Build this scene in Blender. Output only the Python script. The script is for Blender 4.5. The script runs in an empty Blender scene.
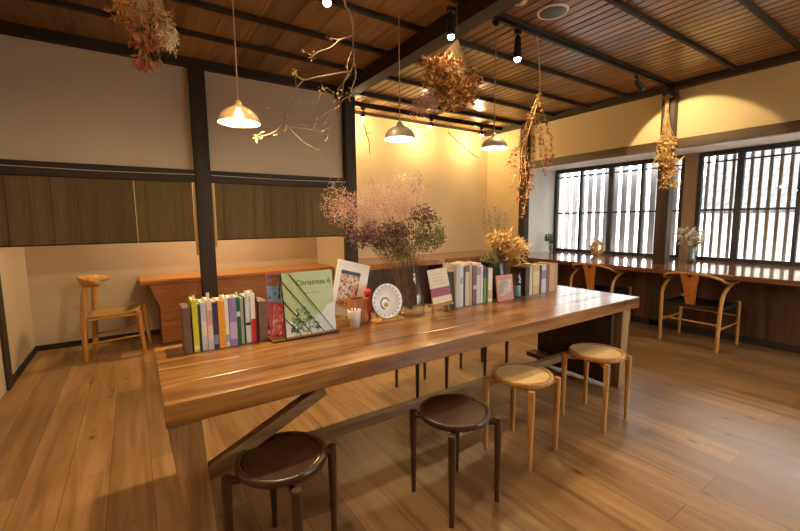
import bpy, bmesh, math, random
from mathutils import Vector, Matrix, noise
random.seed(7)
C = bpy.context.scene.collection
PI = math.pi
V = Vector

# ------------------------------------------------------------------ camera
RT = V((0.8302, -0.5574, -0.0100)); UP = V((0.0706, 0.0873, 0.9937)); FW = V((0.5530, 0.8256, -0.1119))
F, H = 398.29, 1.35
cam = bpy.data.cameras.new('camera'); co = bpy.data.objects.new('camera', cam); C.objects.link(co)
R3 = Matrix((RT, UP, -FW)).transposed()
q = R3.to_quaternion(); q.normalize()
co.matrix_world = Matrix.Translation((0, 0, H)) @ q.to_matrix().to_4x4()
cam.sensor_width = 36; cam.lens = F / 800 * 36; cam.clip_start = .05
bpy.context.scene.camera = co

def ray(px, py): return RT * ((px - 400) / F) - UP * ((py - 265.5) / F) + FW
def at(px, py, Y):
    d = ray(px, py); return d * (Y / d.y) + V((0, 0, H))
def atx(px, py, X):
    d = ray(px, py); return d * (X / d.x) + V((0, 0, H))
def atz(px, py, z):
    d = ray(px, py); return d * ((z - H) / d.z) + V((0, 0, H))

# ------------------------------------------------------------------ materials
def S(h):
    h = h.lstrip('#'); c = [int(h[i:i + 2], 16) / 255 for i in (0, 2, 4)]
    return tuple((x / 12.92 if x <= .04045 else ((x + .055) / 1.055) ** 2.4) for x in c) + (1,)
def newmat(name):
    m = bpy.data.materials.new(name); m.use_nodes = True
    nt = m.node_tree; return m, nt, nt.nodes['Principled BSDF']
def N(nt, t, **kw):
    n = nt.nodes.new(t)
    for k, v in kw.items():
        if k in n.inputs: n.inputs[k].default_value = v
        else: setattr(n, k, v)
    return n
def ramp(nt, fac, stops):
    r = N(nt, 'ShaderNodeValToRGB'); e = r.color_ramp.elements
    while len(e) < len(stops): e.new(.5)
    for i, (p, c) in enumerate(stops): e[i].position = p; e[i].color = c
    nt.links.new(fac, r.inputs[0]); return r.outputs[0]
def mix(nt, fac, a, b, mode='MIX'):
    n = N(nt, 'ShaderNodeMix', data_type='RGBA', blend_type=mode)
    for s, v in ((0, fac), (6, a), (7, b)):
        if hasattr(v, 'is_linked'): nt.links.new(v, n.inputs[s])
        else: n.inputs[s].default_value = v
    return n.outputs[2]
def mapped(nt, scale, coord='Object', rot=(0, 0, 0)):
    t = N(nt, 'ShaderNodeTexCoord'); m = N(nt, 'ShaderNodeMapping')
    m.inputs['Scale'].default_value = scale; m.inputs['Rotation'].default_value = rot
    nt.links.new(t.outputs[coord], m.inputs[0]); return m.outputs[0]
def bump(nt, b, h, strength=.2, dist=.01):
    n = N(nt, 'ShaderNodeBump'); n.inputs['Strength'].default_value = strength; n.inputs['Distance'].default_value = dist
    nt.links.new(h, n.inputs['Height']); nt.links.new(n.outputs[0], b.inputs['Normal'])
def plain(name, col, rough=.5, metal=0, var=.12, scale=30, emit=0, coat=0, sub=0):
    m, nt, b = newmat(name)
    c = S(col); v = mapped(nt, (1, 1, 1))
    n = N(nt, 'ShaderNodeTexNoise'); n.inputs['Scale'].default_value = scale; n.inputs['Detail'].default_value = 3
    nt.links.new(v, n.inputs['Vector'])
    lo = tuple(x * (1 - var) for x in c[:3]) + (1,); hi = tuple(min(1, x * (1 + var)) for x in c[:3]) + (1,)
    nt.links.new(ramp(nt, n.outputs['Fac'], [(.3, lo), (.7, hi)]), b.inputs['Base Color'])
    b.inputs['Roughness'].default_value = rough; b.inputs['Metallic'].default_value = metal
    b.inputs['Coat Weight'].default_value = coat
    if emit: b.inputs['Emission Color'].default_value = c; b.inputs['Emission Strength'].default_value = emit
    return m
def wood(name, dark, light, axis=0, scale=1., rough=.45, coat=0., bmp=.12, mid=None):
    m, nt, b = newmat(name)
    sc = [9 * scale] * 3; sc[axis] = .8 * scale
    v = mapped(nt, sc)
    n = N(nt, 'ShaderNodeTexNoise'); n.inputs['Scale'].default_value = 1.3; n.inputs['Detail'].default_value = 5; n.inputs['Distortion'].default_value = .7
    nt.links.new(v, n.inputs['Vector'])
    sf = [90 * scale] * 3; sf[axis] = 3 * scale
    n2 = N(nt, 'ShaderNodeTexNoise'); n2.inputs['Scale'].default_value = 1; n2.inputs['Detail'].default_value = 2
    nt.links.new(mapped(nt, sf), n2.inputs['Vector'])
    st = [(.3, S(dark)), (.7, S(light))]
    if mid: st = [(.25, S(dark)), (.5, S(mid)), (.75, S(light))]
    c = ramp(nt, n.outputs['Fac'], st)
    f = ramp(nt, n2.outputs['Fac'], [(.3, (.72, .72, .72, 1)), (.6, (1, 1, 1, 1))])
    nt.links.new(mix(nt, 1., c, f, 'MULTIPLY'), b.inputs['Base Color'])
    b.inputs['Roughness'].default_value = rough; b.inputs['Coat Weight'].default_value = coat; b.inputs['Coat Roughness'].default_value = .12
    if bmp: bump(nt, b, n2.outputs['Fac'], bmp, .003)
    return m
def stripes(name, dark, light, axis, freq, rough=.8, strength=.4):
    m, nt, b = newmat(name)
    sc = [1.5, 1.5, 1.5]; v = mapped(nt, (1, 1, 1))
    w = N(nt, 'ShaderNodeTexWave', bands_direction='XYZ'[axis]); w.inputs['Scale'].default_value = freq; w.inputs['Distortion'].default_value = .6
    w.inputs['Detail'].default_value = 2
    nt.links.new(v, w.inputs['Vector'])
    n = N(nt, 'ShaderNodeTexNoise'); n.inputs['Scale'].default_value = 1; n.inputs['Detail'].default_value = 4
    ss = [40, 40, 40]; ss[2 if axis == 0 else 0] = 2.
    if name.startswith('bamboo'): ss = [220, 40, 5]
    nt.links.new(mapped(nt, ss), n.inputs['Vector'])
    c = ramp(nt, w.outputs['Fac'], [(.1, S(dark)), (.6, S(light))])
    f = ramp(nt, n.outputs['Fac'], [(.3, (.6, .6, .6, 1)), (.7, (1, 1, 1, 1))])
    nt.links.new(mix(nt, 1., c, f, 'MULTIPLY'), b.inputs['Base Color'])
    b.inputs['Roughness'].default_value = rough
    bump(nt, b, w.outputs['Fac'], strength, .004)
    return m
def plaster(name, col, col2, rough=.9):
    m, nt, b = newmat(name)
    n = N(nt, 'ShaderNodeTexNoise'); n.inputs['Scale'].default_value = 1.4; n.inputs['Detail'].default_value = 5
    nt.links.new(mapped(nt, (1, 1, 1)), n.inputs['Vector'])
    n2 = N(nt, 'ShaderNodeTexNoise'); n2.inputs['Scale'].default_value = 120
    nt.links.new(mapped(nt, (1, 1, 1)), n2.inputs['Vector'])
    nt.links.new(ramp(nt, n.outputs['Fac'], [(.35, S(col)), (.65, S(col2))]), b.inputs['Base Color'])
    b.inputs['Roughness'].default_value = rough
    bump(nt, b, n2.outputs['Fac'], .15, .003)
    return m
def floor_mat():
    m, nt, b = newmat('floor_planks')
    v = mapped(nt, (1, 1, 1), rot=(0, 0, PI / 2))
    br = N(nt, 'ShaderNodeTexBrick'); br.offset = .37; br.offset_frequency = 2
    for k, x in (('Color1', (0, 0, 0, 1)), ('Color2', (1, 1, 1, 1)), ('Mortar', (.5, .5, .5, 1))): br.inputs[k].default_value = x
    br.inputs['Scale'].default_value = 1; br.inputs['Mortar Size'].default_value = .0016; br.inputs['Mortar Smooth'].default_value = .1
    br.inputs['Bias'].default_value = 0; br.inputs['Brick Width'].default_value = 1.9; br.inputs['Row Height'].default_value = .19
    nt.links.new(v, br.inputs['Vector'])
    n = N(nt, 'ShaderNodeTexNoise'); n.inputs['Scale'].default_value = 1; n.inputs['Detail'].default_value = 6; n.inputs['Distortion'].default_value = .8
    nt.links.new(mapped(nt, (16, 1.3, 1)), n.inputs['Vector'])
    k = N(nt, 'ShaderNodeTexVoronoi'); k.inputs['Scale'].default_value = 1; nt.links.new(mapped(nt, (5.2, 3.0, 1)), k.inputs['Vector'])
    base = ramp(nt, n.outputs['Fac'], [(.25, S('#7b5a3a')), (.5, S('#a17b50')), (.75, S('#b59064'))])
    tint = ramp(nt, br.outputs['Color'], [(0, (.74, .72, .70, 1)), (1, (1.06, 1.05, 1.03, 1))])
    c = mix(nt, 1., base, tint, 'MULTIPLY')
    kn = ramp(nt, k.outputs['Distance'], [(.03, (.28, .2, .15, 1)), (.13, (1, 1, 1, 1))])
    c = mix(nt, .8, c, kn, 'MULTIPLY')
    c = mix(nt, br.outputs['Fac'], c, S('#5e442c'))
    nt.links.new(c, b.inputs['Base Color'])
    r = ramp(nt, n.outputs['Fac'], [(.3, (.30, .30, .30, 1)), (.7, (.42, .42, .42, 1))])
    nt.links.new(r, b.inputs['Roughness'])
    inv = N(nt, 'ShaderNodeMath', operation='SUBTRACT'); inv.inputs[0].default_value = 1; nt.links.new(br.outputs['Fac'], inv.inputs[1])
    bump(nt, b, inv.outputs[0], .3, .003)
    return m
def board_mat(name, w, dark, light, rough=.5):
    m, nt, b = newmat(name)
    t = N(nt, 'ShaderNodeTexCoord'); s = N(nt, 'ShaderNodeSeparateXYZ'); nt.links.new(t.outputs['Object'], s.inputs[0])
    d = N(nt, 'ShaderNodeMath', operation='DIVIDE'); nt.links.new(s.outputs[0], d.inputs[0]); d.inputs[1].default_value = w
    fl = N(nt, 'ShaderNodeMath', operation='FLOOR'); nt.links.new(d.outputs[0], fl.inputs[0])
    wn = N(nt, 'ShaderNodeTexWhiteNoise', noise_dimensions='1D'); nt.links.new(fl.outputs[0], wn.inputs['W'])
    n = N(nt, 'ShaderNodeTexNoise'); n.inputs['Scale'].default_value = 1; n.inputs['Detail'].default_value = 5; n.inputs['Distortion'].default_value = .5
    nt.links.new(mapped(nt, (18, 1.3, 18)), n.inputs['Vector'])
    c = ramp(nt, n.outputs['Fac'], [(.3, S(dark)), (.7, S(light))])
    f = ramp(nt, wn.outputs['Value'], [(0, (.62, .60, .58, 1)), (1, (1.1, 1.08, 1.05, 1))])
    nt.links.new(mix(nt, 1., c, f, 'MULTIPLY'), b.inputs['Base Color'])
    b.inputs['Roughness'].default_value = rough
    bump(nt, b, n.outputs['Fac'], .1, .003)
    return m
def glass(name, tint=(1, 1, 1, 1), gloss=.12, rough=.02):
    m = bpy.data.materials.new(name); m.use_nodes = True; nt = m.node_tree; nt.nodes.clear()
    o = N(nt, 'ShaderNodeOutputMaterial'); t = N(nt, 'ShaderNodeBsdfTransparent'); g = N(nt, 'ShaderNodeBsdfGlossy'); mx = N(nt, 'ShaderNodeMixShader')
    t.inputs[0].default_value = tint; g.inputs['Roughness'].default_value = rough
    lw = N(nt, 'ShaderNodeLayerWeight'); lw.inputs['Blend'].default_value = .5
    pw = N(nt, 'ShaderNodeMath', operation='POWER'); nt.links.new(lw.outputs['Facing'], pw.inputs[0]); pw.inputs[1].default_value = 4
    fr = N(nt, 'ShaderNodeMath', operation='MULTIPLY_ADD'); nt.links.new(pw.outputs[0], fr.inputs[0]); fr.inputs[1].default_value = .55; fr.inputs[2].default_value = .04
    nt.links.new(fr.outputs[0], mx.inputs[0]); nt.links.new(t.outputs[0], mx.inputs[1]); nt.links.new(g.outputs[0], mx.inputs[2]); nt.links.new(mx.outputs[0], o.inputs[0])
    return m
def emitter(name, col, s):
    m = bpy.data.materials.new(name); m.use_nodes = True; nt = m.node_tree; nt.nodes.clear()
    o = N(nt, 'ShaderNodeOutputMaterial'); e = N(nt, 'ShaderNodeEmission'); e.inputs[0].default_value = col; e.inputs[1].default_value = s
    nt.links.new(e.outputs[0], o.inputs[0]); return m
def foliage(name, cols, rough=.8, scale=14, trans=.25):
    m, nt, b = newmat(name)
    n = N(nt, 'ShaderNodeTexNoise'); n.inputs['Scale'].default_value = scale; n.inputs['Detail'].default_value = 3
    nt.links.new(mapped(nt, (1, 1, 1)), n.inputs['Vector'])
    k = len(cols); nt.links.new(ramp(nt, n.outputs['Fac'], [(.3 + .4 * i / max(1, k - 1), S(c)) for i, c in enumerate(cols)]), b.inputs['Base Color'])
    b.inputs['Roughness'].default_value = rough
    return m

M = {}
M['floor'] = floor_mat()
M['ceil'] = board_mat('ceiling_boards', .24, '#7f5f3b', '#ab8453', .5)
M['slat'] = board_mat('ceiling_slats', .095, '#8c6846', '#b89268', .3)
M['beam'] = wood('dark_beam', '#1f1712', '#34271e', 0, .7, .7)
M['beamy'] = wood('dark_beam_lengthwise', '#1f1712', '#382a20', 1, .7, .7)
M['post'] = wood('dark_post', '#211914', '#3a2c22', 2, .7, .7)
M['brownpost'] = wood('brown_post', '#2e231c', '#4c3b2e', 2, .8, .4)
M['lintel'] = wood('lintel_wood', '#44321f', '#684e33', 1, .8, .5)
M['plaster'] = plaster('plaster_greige', '#c2af98', '#cab7a0')
M['plasterw'] = plaster('plaster_warm', '#d2bc92', '#dac69c')
M['white'] = plaster('plaster_white', '#e4e0d8', '#ece8e0')
M['table'] = wood('table_wood', '#4f3218', '#bb8c50', 0, 1.15, .3, .18, 0, mid='#8b5c2c')
M['tleg'] = wood('table_leg_wood', '#7d5a36', '#b08a5a', 2, .9, .42)
M['trail'] = wood('table_rail_wood', '#5e4428', '#8c6b45', 0, .9, .45)
M['ribbed'] = stripes('ribbed_panel', '#1e1510', '#3c2b20', 1, 26, .5, .8)
M['stoold'] = wood('dark_stool_wood', '#2b1a12', '#48301f', 2, 1.5, .3, .2)
M['seatd'] = wood('dark_seat_wood', '#2c170d', '#4e2b1a', 0, 1.5, .28, .3)
M['stooll'] = wood('light_stool_wood', '#a9773f', '#c99a5c', 2, 1.5, .4)
M['seatl'] = plain('light_seat_pad', '#cdb07c', .55, var=.08, scale=12)
M['chair'] = wood('oak_chair', '#b57a35', '#d6a058', 2, 1.5, .4)
M['splat'] = wood('splat_wood', '#a65f28', '#c8803c', 2, 1.5, .4)
M['cordd'] = stripes('black_cord', '#14110f', '#2e2823', 0, 70, .7, .4)
M['cordl'] = stripes('tan_cord', '#9a7138', '#c29a58', 0, 60, .7, .4)
M['desk'] = wood('desk_wood', '#a8682f', '#c98a4a', 0, .8, .35, .1)
M['deskp'] = wood('desk_panel_wood', '#9c5c2a', '#b97840', 0, .8, .45)
M['counter'] = wood('counter_wood', '#6b3f24', '#97623a', 1, .7, .12, .4, 0)
M['counterx'] = wood('alcove_counter_wood', '#8a5228', '#b57a42', 0, .7, .25, .4)
M['cpanel'] = wood('counter_panel', '#452b1c', '#6e4830', 2, .6, .4)
M['bamboo'] = stripes('bamboo_blind', '#5c4828', '#7a6238', 0, 110, .8, .3)
M['bamboo2'] = stripes('bamboo_blind_worn', '#523f22', '#6e5832', 0, 100, .8, .3)
M['frame'] = plain('window_frame_paint', '#2b2c33', .45, var=.1)
M['lattice'] = wood('weathered_lattice', '#858389', '#a9a7ad', 2, 1, .7)
M['latd'] = wood('dark_lattice', '#6e655d', '#8f857b', 2, 1, .7)
M['metal'] = plain('black_metal', '#151515', .4, .6)
M['black'] = plain('black_plastic', '#121212', .45)
M['brass'] = plain('lamp_brass', '#efdcb4', .2, .0, .05)
for n_ in M['brass'].node_tree.nodes:
    if n_.type == 'BSDF_PRINCIPLED': n_.inputs['Transmission Weight'].default_value = .65; n_.inputs['IOR'].default_value = 1.2
M['steel'] = plain('lamp_steel', '#b3a892', .45, .35, .05)
M['cord'] = plain('lamp_cord', '#9a7a52', .6)
M['bulb'] = emitter('bulb_glow', (1, .78, .48, 1), 30)
M['lens'] = emitter('spot_glow', (1, .85, .62, 1), 30)
M['glass'] = glass('window_glass')
M['vase'] = glass('vase_glass', (.93, .94, .92, 1))
M['jar'] = glass('jar_glass', (.86, .93, .95, 1))
M['ceramic'] = plain('white_ceramic', '#efece6', .25, var=.03)
M['paper'] = plain('book_pages', '#e9dcc0', .9, var=.06, scale=200)

# ------------------------------------------------------------------ mesh builder
class MB:
    def __init__(s): s.v = []; s.f = []; s.sm = []
    def add(s, vs, fs, smooth=False):
        o = len(s.v); s.v += [tuple(x) for x in vs]; s.f += [tuple(o + i for i in f) for f in fs]; s.sm += [smooth] * len(fs); return s
    def box(s, x0, x1, y0, y1, z0, z1, mat=None):
        vs = [V((x, y, z)) for z in (z0, z1) for y in (y0, y1) for x in (x0, x1)]
        if mat: vs = [mat @ p for p in vs]
        return s.add(vs, [(0, 2, 3, 1), (4, 5, 7, 6), (0, 1, 5, 4), (2, 6, 7, 3), (0, 4, 6, 2), (1, 3, 7, 5)])
    def bar(s, a, b, w, h, up=V((0, 0, 1))):
        a, b = V(a), V(b); d = (b - a); L = d.length; d.normalize()
        x = d.cross(up)
        if x.length < 1e-4: x = d.cross(V((1, 0, 0)))
        x.normalize(); y = x.cross(d)
        m = Matrix((x, d, y)).transposed().to_4x4(); m.translation = a
        return s.box(-w / 2, w / 2, 0, L, -h / 2, h / 2, m)
    def tube(s, pts, rad, n=8, cap=True, flat=1., smooth=True, flataxis=None):
        pts = [V(p) for p in pts]; k = len(pts)
        if not hasattr(rad, '__len__'): rad = [rad] * k
        t0 = (pts[1] - pts[0]).normalized()
        ref = V(flataxis) if flataxis else (V((0, 0, 1)) if abs(t0.z) < .9 else V((1, 0, 0)))
        vs = []; fs = []
        for i, p in enumerate(pts):
            t = (pts[min(i + 1, k - 1)] - pts[max(i - 1, 0)]).normalized()
            x = t.cross(ref)
            if x.length < 1e-3: x = t.cross(V((0, 1, 0)))
            x.normalize(); y = x.cross(t); ref = y if not flataxis else ref
            for j in range(n):
                a = 2 * PI * j / n; vs.append(p + x * math.cos(a) * rad[i] + y * math.sin(a) * rad[i] * flat)
        for i in range(k - 1):
            for j in range(n):
                fs.append((i * n + j, i * n + (j + 1) % n, (i + 1) * n + (j + 1) % n, (i + 1) * n + j))
        s.add(vs, fs, smooth)
        if cap: s.add(vs[:n], [tuple(range(n))[::-1]]); s.add(vs[-n:], [tuple(range(n))])
        return s
    def lathe(s, prof, n=24, c=(0, 0, 0), smooth=True, cap=True):
        c = V(c); vs = []; fs = []
        for r, z in prof:
            for j in range(n):
                a = 2 * PI * j / n; vs.append(c + V((r * math.cos(a), r * math.sin(a), z)))
        for i in range(len(prof) - 1):
            for j in range(n): fs.append((i * n + j, i * n + (j + 1) % n, (i + 1) * n + (j + 1) % n, (i + 1) * n + j))
        s.add(vs, fs, smooth)
        if cap:
            if prof[0][0] > 1e-5: s.add(vs[:n], [tuple(range(n))[::-1]])
            if prof[-1][0] > 1e-5: s.add(vs[-n:], [tuple(range(n))])
        return s
    def prism(s, poly, y0, y1, mat=None):      # polygon in XZ, extruded along Y
        k = len(poly); vs = [V((x, y0, z)) for x, z in poly] + [V((x, y1, z)) for x, z in poly]
        if mat: vs = [mat @ p for p in vs]
        fs = [tuple(range(k)), tuple(range(k, 2 * k))[::-1]] + [((i + 1) % k, i, k + i, k + (i + 1) % k) for i in range(k)]
        return s.add(vs, fs)
    def ball(s, c, r, n=6, sc=(1, 1, 1)):
        c = V(c); prof = []; m = max(3, n // 2 + 1); vs = []; fs = []
        for i in range(m + 1):
            th = PI * i / m
            for j in range(n):
                a = 2 * PI * j / n; vs.append(c + V((r * sc[0] * math.sin(th) * math.cos(a), r * sc[1] * math.sin(th) * math.sin(a), r * sc[2] * math.cos(th))))
        for i in range(m):
            for j in range(n): fs.append((i * n + j, (i + 1) * n + j, (i + 1) * n + (j + 1) % n, i * n + (j + 1) % n))
        return s.add(vs, fs, True)
    def leaf(s, p, d, L, W, curl=.2):           # folded, curled leaf blade
        p, d = V(p), V(d).normalized(); sd = d.cross(V((random.uniform(-1, 1), random.uniform(-1, 1), random.uniform(-1, 1))))
        if sd.length < 1e-3: sd = V((1, 0, 0))
        sd.normalize(); n = sd.cross(d)
        a = p + d * L * .45 + n * L * curl * .3; b = p + d * L - n * L * curl * .4
        return s.add([p, a + sd * W / 2 + n * W * .25, b, a - sd * W / 2 + n * W * .25, a], [(0, 1, 4), (1, 2, 4), (2, 3, 4), (3, 0, 4)])
    def build(s, name, mat, parent=None, bevel=0, loc=None, seg=2):
        me = bpy.data.meshes.new(name); me.from_pydata(s.v, [], s.f); me.materials.append(M[mat] if isinstance(mat, str) else mat)
        me.polygons.foreach_set('use_smooth', s.sm); me.update()
        bm = bmesh.new(); bm.from_mesh(me); bmesh.ops.recalc_face_normals(bm, faces=bm.faces) if len(bm.faces) < 60000 else None; bm.to_mesh(me); bm.free()
        o = bpy.data.objects.new(name, me); C.objects.link(o)
        if parent: o.parent = parent
        if loc: o.location = loc
        if bevel:
            b = o.modifiers.new('bevel', 'BEVEL'); b.width = bevel; b.segments = seg; b.limit_method = 'ANGLE'; b.angle_limit = .7
        return o
def tag(o, label, cat, group=None):
    o['label'] = label; o['category'] = cat
    if group: o['group'] = group
    return o
def thing(name, label, cat, loc=(0, 0, 0), rz=0, group=None):
    o = bpy.data.objects.new(name, None); C.objects.link(o); o.location = loc; o.rotation_euler = (0, 0, rz); o.empty_display_size = .05
    return tag(o, label, cat, group)
def struct(o): o['kind'] = 'structure'; return o
def copy_tree(o, parent=None):
    c = o.copy(); C.objects.link(c)
    if parent: c.parent = parent
    for ch in list(o.children): copy_tree(ch, c)
    return c
def lerp(a, b, t): return a + (b - a) * t
def bez(p, n=10):                                # smooth Catmull-Rom through points
    p = [V(x) for x in p]; out = []
    for i in range(len(p) - 1):
        a, b, c, d = p[max(i - 1, 0)], p[i], p[i + 1], p[min(i + 2, len(p) - 1)]
        for k in range(n):
            t = k / n
            out.append(.5 * ((2 * b) + (c - a) * t + (2 * a - 5 * b + 4 * c - d) * t * t + (3 * b - a - 3 * c + d) * t ** 3))
    return out + [p[-1]]
def rdir(): 
    while 1:
        v = V((random.uniform(-1, 1), random.uniform(-1, 1), random.uniform(-1, 1)))
        if .05 < v.length < 1: return v.normalized()

# ------------------------------------------------------------------ setting
XL, XW, YF, YB, YA, ZC, YN = -.94, 5.5, 4.5, 5.6, 5.3, 2.93, -2.4
BAY = 6.24; CT = .79
tn = [0]
def trim(mb, mat, bevel=.004):
    tn[0] += 1; return struct(mb.build('trim_%d' % tn[0], mat, bevel=bevel))
struct(MB().box(XL - .2, XW + .1, YN - .2, YB + .2, -.1, 0).build('floor', 'floor'))
cl = MB(); x = XL - .05
while x < 2.2: cl.box(x, x + .236, YN, YB, ZC, ZC + .03); x += .24
struct(cl.build('ceiling', 'ceil', bevel=.003, seg=1))
cl = MB(); x = 2.2
while x < XW + .05: cl.box(x, x + .08, YN, YB, ZC, ZC + .03); x += .095
cl.box(XL - .1, XW + .1, YN - .1, YB + .1, ZC + .031, ZC + .08)
struct(cl.build('ceiling_slats', 'slat', bevel=.003, seg=1))
struct(MB().box(XL - .15, XL, YN, YB + .1, 0, ZC).build('wall_left', 'plaster'))
RW = (3.3, 5.1, .25, 2.3)
struct(MB().box(XL, RW[0], YN - .1, YN, 0, ZC).box(RW[1], XW, YN - .1, YN, 0, ZC).box(RW[0], RW[1], YN - .1, YN, 0, RW[2]).box(RW[0], RW[1], YN - .1, YN, RW[3], ZC).build('wall_rear', 'plaster'))
struct(MB().box(XL, 2.28, YF + .03, YF + .13, 1.87, ZC).build('wall_front', 'plaster'))
struct(MB().box(XL, 2.37, YB, YB + .1, 0, ZC).build('wall_back', 'plaster'))
struct(MB().box(2.27, 2.37, YF + .06, YB, 0, ZC).build('wall_partition', 'plaster'))
struct(MB().box(2.37, XW + .1, YA, YA + .1, 0, ZC).build('wall_alcove', 'plasterw'))
wr = MB().box(XW, XW + .12, 4.46, YA, 0, ZC).box(XW, XW + .12, YN, 4.46, 2.28, ZC).box(XW, XW + .12, YN, 4.46, 0, .7)
struct(wr.build('wall_right', 'plasterw'))
bw = MB().box(XW, BAY + .2, 4.38, 4.48, .7, 2.3).box(XW, BAY + .2, YN, 4.38, 2.19, 2.28).box(BAY - .02, BAY + .12, 2.24, 2.39, .7, 2.2).box(BAY, BAY + .12, YN, 4.4, .1, CT + .02)
bw.box(XW, BAY + .2, YN - .1, YN, .7, 2.3)
struct(bw.build('wall_bay', 'white'))
# brown boards round the pier between the windows
trim(MB().box(BAY - .045, BAY - .02, 2.242, 2.388, CT, 2.19), plaster('pier_board', '#9c8062', '#ab8e6e'))
# baseboards
struct(MB().box(XL, XL + .015, YF, YB, 0, .06).build('baseboard_left', 'beamy'))
struct(MB().box(XL, 2.27, YB - .015, YB, 0, .06).build('baseboard_back', 'beam'))
# posts and rails
trim(MB().box(.56, .70, YF - .06, YF + .06, 0, 2.84), 'post')
trim(MB().box(2.205, 2.345, YF - .06, YF + .06, 0, 2.84), 'post')
trim(MB().box(XW - .10, XW + .02, 4.36, 4.48, 0, 2.84), 'post')
trim(MB().box(XW - .10, XW + .03, 2.23, 2.37, 0, 2.84), 'brownpost')
trim(MB().box(XL, XL + .02, YF - .12, YF + .02, 0, 1.75), 'post')
for a, b in ((XL, .56), (.70, 2.205)): trim(MB().box(a, b, YF - .045, YF + .05, 1.75, 1.87), 'beam')
trim(MB().box(XL, 2.28, YF - .05, YF + .07, 2.85, ZC), 'beam')            # front edge beam
trim(MB().box(XW - .09, XW + .02, YN, YA, 2.855, ZC), 'beamy')             # beam over windows
trim(MB().box(XW - .07, XW + .01, YN, 4.40, 2.17, 2.28), 'lintel')        # lintel
trim(MB().box(2.12, 2.26, YN, YF + .05, 2.79, ZC), 'beamy')               # big cross beam
for y in (-.45, .1, .63, 1.16, 1.68, 2.78, 3.33, 3.86): trim(MB().box(XL, XW, y - .016, y + .016, 2.89, ZC), 'beam')
trim(MB().box(2.26, XW, 4.47, 4.53, 2.88, ZC), 'beam')
trim(MB().box(XL, 2.12, 2.25, 2.29, 2.885, ZC), 'beam')
trim(MB().box(2.37, XW, YA - .03, YA, 2.89, ZC), 'beam')

trim(MB().box(.532, .556, YF - .02, YF + .01, 1.02, 1.749), 'stooll')
trim(MB().box(.704, .728, YF - .02, YF + .01, 1.10, 1.749), 'stooll')
# windows
def window(n, y0, y1, stiles, thick):
    root = bpy.data.objects.new('window_%d' % n, None); C.objects.link(root); struct(root)
    f = MB(); X0, X1 = BAY - .03, BAY + .03; z0, z1 = CT + .0, 2.19
    f.box(X0, X1, y0, y0 + .05, z0, z1); f.box(X0, X1, y1 - .05, y1, z0, z1); f.box(X0, X1, y0 + .05, y1 - .05, z1 - .06, z1); f.box(X0, X1, y0 + .05, y1 - .05, z0, z0 + .05)
    for s in stiles:
        w = .035 if s == thick else .02
        f.box(X0 + .005, X1 - .005, s - w, s + w, z0 + .05, z1 - .06)
    ys = sorted([y0 + .05] + list(stiles) + [y1 - .05])
    for a, b in zip(ys[:-1], ys[1:]):
        f.box(BAY - .012, BAY + .012, a, b, 1.435, 1.46); f.box(BAY - .012, BAY + .012, a, b, 2.045, 2.065)
    f.build('window_frame', 'frame', root, bevel=.003, seg=1)
    for a, b in zip(ys[:-1], ys[1:]):
        MB().box(BAY - .002, BAY + .002, a, b, z0 + .05, z1 - .06).build('window_pane', 'glass', root)
window(1, 2.39, 4.37, (3.89, 3.39, 2.93), 3.39)
window(2, .30, 2.24, (1.80, 1.26, .77), 1.80)
window(3, -2.3, .22, (-.3, -.85, -1.5), -.85)

root = bpy.data.objects.new('window_4', None); C.objects.link(root); struct(root)  # unseen rear window, added to bring more daylight into the room
f = MB()
for k in range(5): xx = lerp(RW[0] + .03, RW[1] - .03, k / 4); f.box(xx - .03, xx + .03, YN - .08, YN - .02, RW[2], RW[3])
f.box(RW[0], RW[1], YN - .08, YN - .02, RW[2], RW[2] + .06); f.box(RW[0], RW[1], YN - .08, YN - .02, RW[3] - .06, RW[3])
f.build('window_frame', 'frame', root)
for k in range(4): MB().box(lerp(RW[0] + .03, RW[1] - .03, k / 4) + .03, lerp(RW[0] + .03, RW[1] - .03, (k + 1) / 4) - .03, YN - .052, YN - .048, RW[2] + .06, RW[3] - .06).build('window_pane', 'glass', root)
# outside: lattices, neighbouring house
def lattice(name, y0, y1, step, w, X, mat, label):
    t = thing(name, label, 'lattice', (X, (y0 + y1) / 2, -.2)); oy = (y0 + y1) / 2
    y = y0
    while y < y1:
        MB().box(-.015, .015, y - oy - w / 2, y - oy + w / 2, .2, 2.9).build('slat', mat, t); y += step
    MB().box(.016, .045, y0 - oy - .05, y1 - oy + .05, .55, .6).build('rail', mat, t); MB().box(.016, .045, y0 - oy - .05, y1 - oy + .05, 2.5, 2.55).build('rail', mat, t)
    MB().box(-.03, .03, y0 - oy - .1, y0 - oy - .05, 0, 2.9).build('upright', mat, t); MB().box(-.03, .03, y1 - oy + .05, y1 - oy + .1, 0, 2.9).build('upright', mat, t)
lattice('slatted_screen', 2.55, 5.3, .145, .085, 6.7, 'lattice', 'pale grey slatted screen outside the left window')
lattice('slatted_screen', .2, 2.42, .092, .034, 6.5, 'latd', 'dark narrow slatted screen outside the right window')
struct(MB().box(-20, 30, -20, 30, -.3, -.2).build('ground', plaster('ground_gravel', '#9a948a', '#b5afa5')))
m_, nt_, b_ = newmat('roof_tiles')
w1 = N(nt_, 'ShaderNodeTexWave', bands_direction='Y'); w1.inputs['Scale'].default_value = 2.2; nt_.links.new(mapped(nt_, (1, 1, 1)), w1.inputs['Vector'])
w2 = N(nt_, 'ShaderNodeTexWave', bands_direction='X', wave_profile='SAW'); w2.inputs['Scale'].default_value = 1.6; nt_.links.new(mapped(nt_, (1, 1, 1)), w2.inputs['Vector'])
nt_.links.new(ramp(nt_, mix(nt_, .5, w1.outputs['Color'], w2.outputs['Color']), [(.2, S('#0e1013')), (.8, S('#4a4f56'))]), b_.inputs['Base Color'])
bump(nt_, b_, w1.outputs['Fac'], .8, .05)
M['tiles'] = m_
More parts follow.
